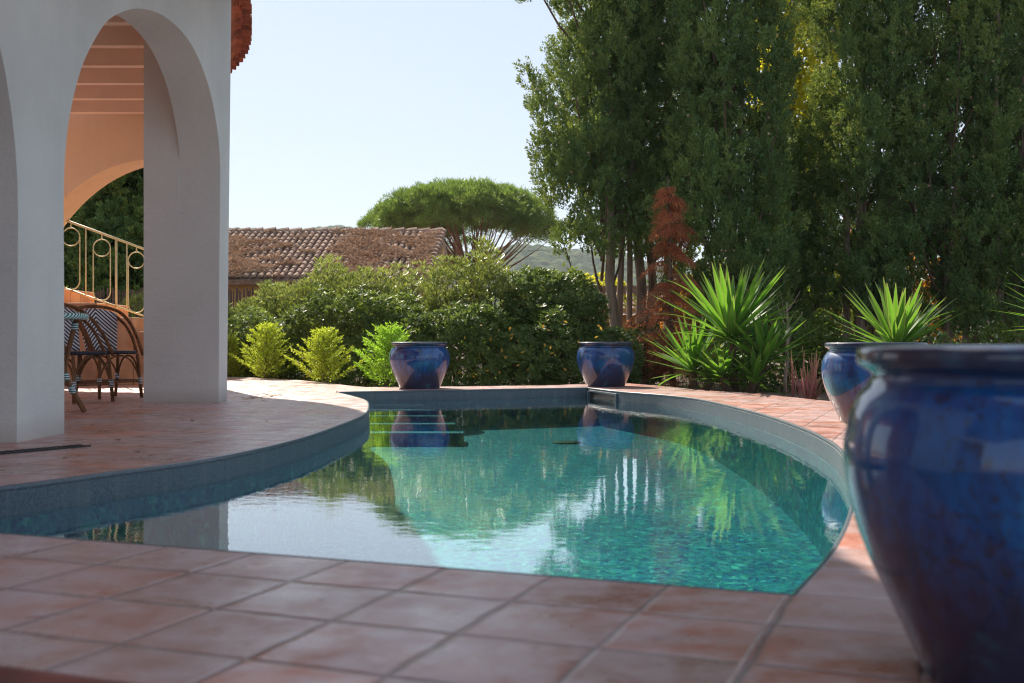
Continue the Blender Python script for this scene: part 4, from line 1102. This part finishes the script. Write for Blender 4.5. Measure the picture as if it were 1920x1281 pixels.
# ------------------------------------------------------------------ neighbouring house
nb_ = thing('neighbour_house', 'low ochre house with an old brown tiled roof behind the hedge', 'house', (-6.0, 34.0, -0.1))
RE, RR = 32.0, 36.0
ze, zr = at(0, 523, RE).z, at(0, 437, RR).z
xe, xr_ = gx(800, RE), gx(831, RR)
XL = -16.0
def rp(X, u):  # u 0 eave..1 ridge
    Y = RE + (RR - RE) * u; return Y, ze + (zr - ze) * u
pitch = 0.2; ncol = int((xe - XL) / pitch); rows = 13; m = MB()
for r_ in range(rows):
    u0 = r_ / rows; u1 = (r_ + 1.15) / rows
    for c_ in range(ncol + 1):
        xa = xe - c_ * pitch - random.uniform(-.01, .01)
        sh = (xr_ - xe)
        vs = []
        for u, lift in ((u0, 0.075), (u1, 0.0)):
            Y, z = rp(0, min(u, 1.0)); xx = xa + sh * u
            wv = 1.0 if lift else .85
            for j in range(6):
                an = PI * j / 5
                vs.append((xx + 6.0 - pitch / 2 + math.cos(an) * pitch * .40 * wv, Y - 34.0, z + .1 + math.sin(an) * .085 + lift * .5 + random.uniform(0, .012)))
        Y, z = rp(0, u0)
        m.add(vs, [(j, j + 1, j + 7, j + 6) for j in range(5)] + [(0, 5, 4, 3, 2, 1)])
rf = m.build('roof', M['roof'], nb_)
# roof base slab under the tiles
Ya, Yb = RE, RR; Yc = 40.5
rb = MB().prism([(Ya, ze - .03), (Yb, zr - .02), (Yc, ze - .05), (Yc, ze - .25), (Yb, zr - .3), (Ya + .05, ze - .16)], lambda y, z: (xe + (xr_ - xe) * (y - Ya) / 4 - .02 + 6, y - 34, z + .1), lambda y, z: (XL + 6, y - 34, z + .1)).build('roof_deck', M['roof'], nb_)
rg = MB()
nrt = 34
for i in range(nrt):
    x1 = xr_ - i * (xr_ - XL) / nrt; x0 = x1 - (xr_ - XL) / nrt * 1.08
    rg.tube([(x1 + 6, RR - 34, zr + .13 + random.uniform(0, .015)), (x0 + 6, RR - 34, zr + .10)], [.15, .12], 9)
rg.build('ridge_tiles', M['roof'], rf)
vg = MB()
for i in range(13):
    u = i / 13; u2 = (i + 1.1) / 13
    Y, z = rp(0, u); Y2, z2 = rp(0, u2)
    vg.tube([(xe + (xr_ - xe) * u + 6, Y - 34, z + .20), (xe + (xr_ - xe) * u2 + 6, Y2 - 34, z2 + .14)], [.13, .10], 9)
vg.build('verge_tiles', M['roof'], rf)
M['ochre'] = stucco('ochre_render', (0.62, 0.36, 0.16), 0.1)
xg = xe - 0.02
MB().prism([(RE + .35, 0), (RE + .35, ze - .14 + .35 * (zr - ze) / 4), (RR, zr - .28), (Yc - .4, ze), (Yc - .4, 0)], lambda y, z: (xr_ + 6 + .02, y - 34, z), lambda y, z: (XL + 6.1, y - 34, z)).build('wall', M['ochre'], nb_)
MB().box((xr_ + 6 + .25, 0.9, ze - .55), (.5, 1.0, 1.5)).build('meter_box', M['bulb'], nb_)
# drifts of pine needles lying on the tiles
rng = np.random.default_rng(5); V = []
n = 40000; uu = rng.random(n); xx = XL + 3 + rng.random(n) * (xe - XL - 3)
q_ = np.stack([xx * 0.55, uu * 5.0, xx * 0], 1)
msk = (lump(q_, 1.25, 17) + 0.35 * lump(q_, 3.0, 18) - 0.30 * (uu > .85) - 0.03 * (xx + 7) > -0.02); uu = uu[msk]; xx = xx[msk]
P = np.stack([xx + 6 + (xr_ - xe) * uu, RE + 4 * uu - 34, ze + (zr - ze) * uu + .1 + .07 + .05 * rng.random(len(uu))], 1)
D = rng.normal(size=P.shape) * [1, .6, .25] + [0, -.3, 0]
o = quads('needle_drifts', leaf(P, D, .2, .035), M['litter'], rf); o['kind'] = 'stuff'
an = thing('tv_antenna', 'small dark television antenna on the neighbouring roof ridge', 'antenna', tuple(at(627, 437, 36.2)))
m = MB(); m.tube([(0, 0, -.15), (0, 0, .17)], .015, 6); m.tube([(-.06, 0, .10), (.42, 0, .19)], .014, 6)
for i in range(9):
    x_ = -.04 + i * .055; m.tube([(x_, -.16, .105 + x_ * .19), (x_, .16, .105 + x_ * .19)], .007, 5)
m.build('aerial', M['antenna'], an)

# small tile-capped garden wall behind the bare trunks
gw = thing('tiled_wall', 'low garden building with rounded canal tile roof behind the bare cypress trunks', 'outbuilding', (gx(1200, 24), 24, -0.1))
MB().box((0, 0.6, 0.68), (3.4, 1.3, 1.36)).build('wall', M['ochre'], gw)
m = MB()
for c_ in range(16):
    for r_ in range(5):
        y0, y1 = -0.25 + r_ * .26, -0.25 + (r_ + 1.15) * .26
        z0, z1 = 1.10 + r_ * .125 + .04, 1.10 + (r_ + 1.15) * .125
        vs = []
        for (y_, z__, w_) in ((y0, z0, 1), (y1, z1, .85)):
            for j in range(7):
                a_ = PI * j / 6; vs.append((-1.7 + c_ * .225 + math.cos(a_) * .09 * w_, y_, z__ + math.sin(a_) * .08))
        m.add(vs, [(j, j + 1, j + 8, j + 7) for j in range(6)])
m.build('roof_tiles', M['roof'], gw)
MB().box((0, 1.25, 1.80), (3.6, .35, .18)).build('ridge', M['roof'], gw)
# reed screen seen through the veranda
rs = thing('reed_screen', 'brown reed fence seen low through the veranda behind the railing', 'fence', (gx(230, 21), 21, -0.1))
m = MB()
for i in range(150):
    x_ = -2.6 + i * .034 + random.uniform(-.006, .006); m.tube([(x_, random.uniform(-.01, .01), 0), (x_ + random.uniform(-.02, .02), 0, 1.62 + random.uniform(-.05, .04))], .013, 5)
for z in (.4, 1.3): m.tube([(-2.6, -.02, z), (2.5, -.02, z)], .006, 4)
m.build('reeds', M['reed'], rs)
# overhead wire
wr = MB(); wr.tube(catmull([tuple(at(560, 505, 60)), tuple(at(940, 474, 60)), tuple(at(1180, 464, 60)), tuple(at(1900, 440, 60))], 8), .014, 5)
tag(wr.build('overhead_wire', M['antenna']), 'thin overhead wire crossing the sky above the hill', 'wire')

# ------------------------------------------------------------------ hill
rng = np.random.default_rng(8)
nx, ny = 420, 150
gxx = np.linspace(-260, 620, nx); gyy = np.linspace(430, 900, ny)
GX, GY = np.meshgrid(gxx, gyy)
u = np.clip((GY - 430) / 350, 0, 1)
crest = 44 + 12 * np.sin(GX * .011 + 1.0) * 1 + 4 * np.sin(GX * .031 + 2)
crest = 60 - 0.085 * (GX - 0) + 3.5 * np.sin(GX * .045) + 2 * np.sin(GX * .11 + 1)
Z = -2 + crest * np.sin(u * PI / 2) ** 0.9
Z = Z - np.clip(GY - 790, 0, 999) * .2
cs = 6.5; bi = np.zeros_like(Z)
jx = rng.random((200, 200)); jy = rng.random((200, 200)); jr = 0.6 + rng.random((200, 200)) * .7
ix = np.floor(GX / cs).astype(int); iy = np.floor(GY / cs).astype(int)
for dx in (-1, 0, 1):
    for dy in (-1, 0, 1):
        a_, b_ = (ix + dx) % 200, (iy + dy) % 200
        cx_ = (ix + dx + jx[a_, b_]) * cs; cy_ = (iy + dy + jy[a_, b_]) * cs; r0 = jr[a_, b_] * cs * .62
        dd = 1 - ((GX - cx_) ** 2 + (GY - cy_) ** 2) / r0 ** 2
        bi = np.maximum(bi, np.sqrt(np.clip(dd, 0, 1)) * r0 * .9)
Z = Z + bi
me = bpy.data.meshes.new('hill')
vs = np.stack([GX, GY, Z], -1).reshape(-1, 3)
idx = np.arange(nx * ny).reshape(ny, nx)
fs = np.stack([idx[:-1, :-1], idx[:-1, 1:], idx[1:, 1:], idx[1:, :-1]], -1).reshape(-1, 4)
me.from_pydata(vs.tolist(), [], fs.tolist()); me.update()
tag(link('hill', me, M['hill'], smooth=True), kind='structure')

# haze
q = NT('air_haze'); pv = q.n('ShaderNodeVolumePrincipled', i={'Color': (0.82, 0.90, 1.0, 1), 'Density': 0.00025, 'Anisotropy': 0.2})
q.t.links.new(pv.outputs[0], q.out.inputs['Volume'])
USE_HAZE = True
if USE_HAZE:
    hz = MB().box((170, 440, 45), (900, 980, 96)).build('haze', q.m); tag(hz, kind='stuff')

# grass tufts between plants
rng = np.random.default_rng(33)
n = 9000
gx_ = rng.uniform(-6, 8, n); gy_ = rng.uniform(13.5, 26, n)
P = np.stack([gx_, gy_, np.full(n, -0.1)], 1)
import itertools
def inside(px, py, poly):
    r = np.zeros(len(px), bool); k = len(poly)
    for i in range(k):
        x1, y1 = poly[i]; x2, y2 = poly[i - 1]
        c_ = ((y1 > py) != (y2 > py)) & (px < (x2 - x1) * (py - y1) / (y2 - y1 + 1e-12) + x1)
        r ^= c_
    return r
P = P[~inside(P[:, 0], P[:, 1], DECK)]
o = quads('grass', leaf(P, rng.normal(size=P.shape) * .35 + [0, 0, 1], .12, .012), M['grass']); tag(o, kind='stuff')

# ------------------------------------------------------------------ camera, light, world
cam = bpy.data.cameras.new('camera'); co = bpy.data.objects.new('camera', cam); COL.objects.link(co)
co.location = (0, 0, H0); co.rotation_euler = (R(90), 0, 0)
cam.lens = 40.0; cam.sensor_width = 36.0; cam.clip_end = 5000; cam.clip_start = 0.05
cam.dof.use_dof = True; cam.dof.focus_distance = 12.0; cam.dof.aperture_fstop = 3.8
scene.camera = co
AZ, EL = R(24), R(41)     # azimuth left of straight ahead, elevation
to_sun = Vector((-math.sin(AZ) * math.cos(EL), math.cos(AZ) * math.cos(EL), math.sin(EL)))
sl = bpy.data.lights.new('sun', 'SUN'); sl.energy = 4.3; sl.angle = R(0.53); sl.color = (1.0, 0.91, 0.77)
so = bpy.data.objects.new('sun', sl); COL.objects.link(so)
so.rotation_euler = to_sun.to_track_quat('Z', 'Y').to_euler(); so.location = (0, 0, 20)
w = bpy.data.worlds.new('World'); scene.world = w; w.use_nodes = True
nt = w.node_tree; nt.nodes.clear()
sky = nt.nodes.new('ShaderNodeTexSky'); sky.sky_type = 'NISHITA'; sky.sun_disc = False
sky.sun_elevation = EL; sky.sun_rotation = -AZ; sky.air_density = 1.0; sky.dust_density = 0.4; sky.ozone_density = 3.0
bg = nt.nodes.new('ShaderNodeBackground'); bg.inputs['Strength'].default_value = 0.10
wo = nt.nodes.new('ShaderNodeOutputWorld')
mu = nt.nodes.new('ShaderNodeVectorMath'); mu.operation = 'SCALE'; mu.inputs['Scale'].default_value = 0.1
gm = nt.nodes.new('ShaderNodeGamma'); gm.inputs['Gamma'].default_value = 0.30
m2 = nt.nodes.new('ShaderNodeVectorMath'); m2.operation = 'MULTIPLY'; m2.inputs[1].default_value = (4.40, 4.62, 4.95)
nt.links.new(sky.outputs[0], mu.inputs[0]); nt.links.new(mu.outputs[0], gm.inputs[0]); nt.links.new(gm.outputs[0], m2.inputs[0])
nt.links.new(m2.outputs[0], bg.inputs[0]); nt.links.new(bg.outputs[0], wo.inputs[0])
scene.render.engine = 'CYCLES'
scene.view_settings.view_transform = 'Standard'; scene.view_settings.look = 'None'
scene.view_settings.gamma = 1.0; scene.view_settings.exposure = 1.12
cy = scene.cycles
scene.render.filter_size = 1.15; cy.filter_width = 1.15
cy.use_denoising = True; cy.denoising_prefilter = 'NONE'; cy.denoising_input_passes = 'RGB_ALBEDO_NORMAL'; cy.max_bounces = 8; cy.transparent_max_bounces = 12; cy.volume_bounces = 0
cy.sample_clamp_indirect = 6
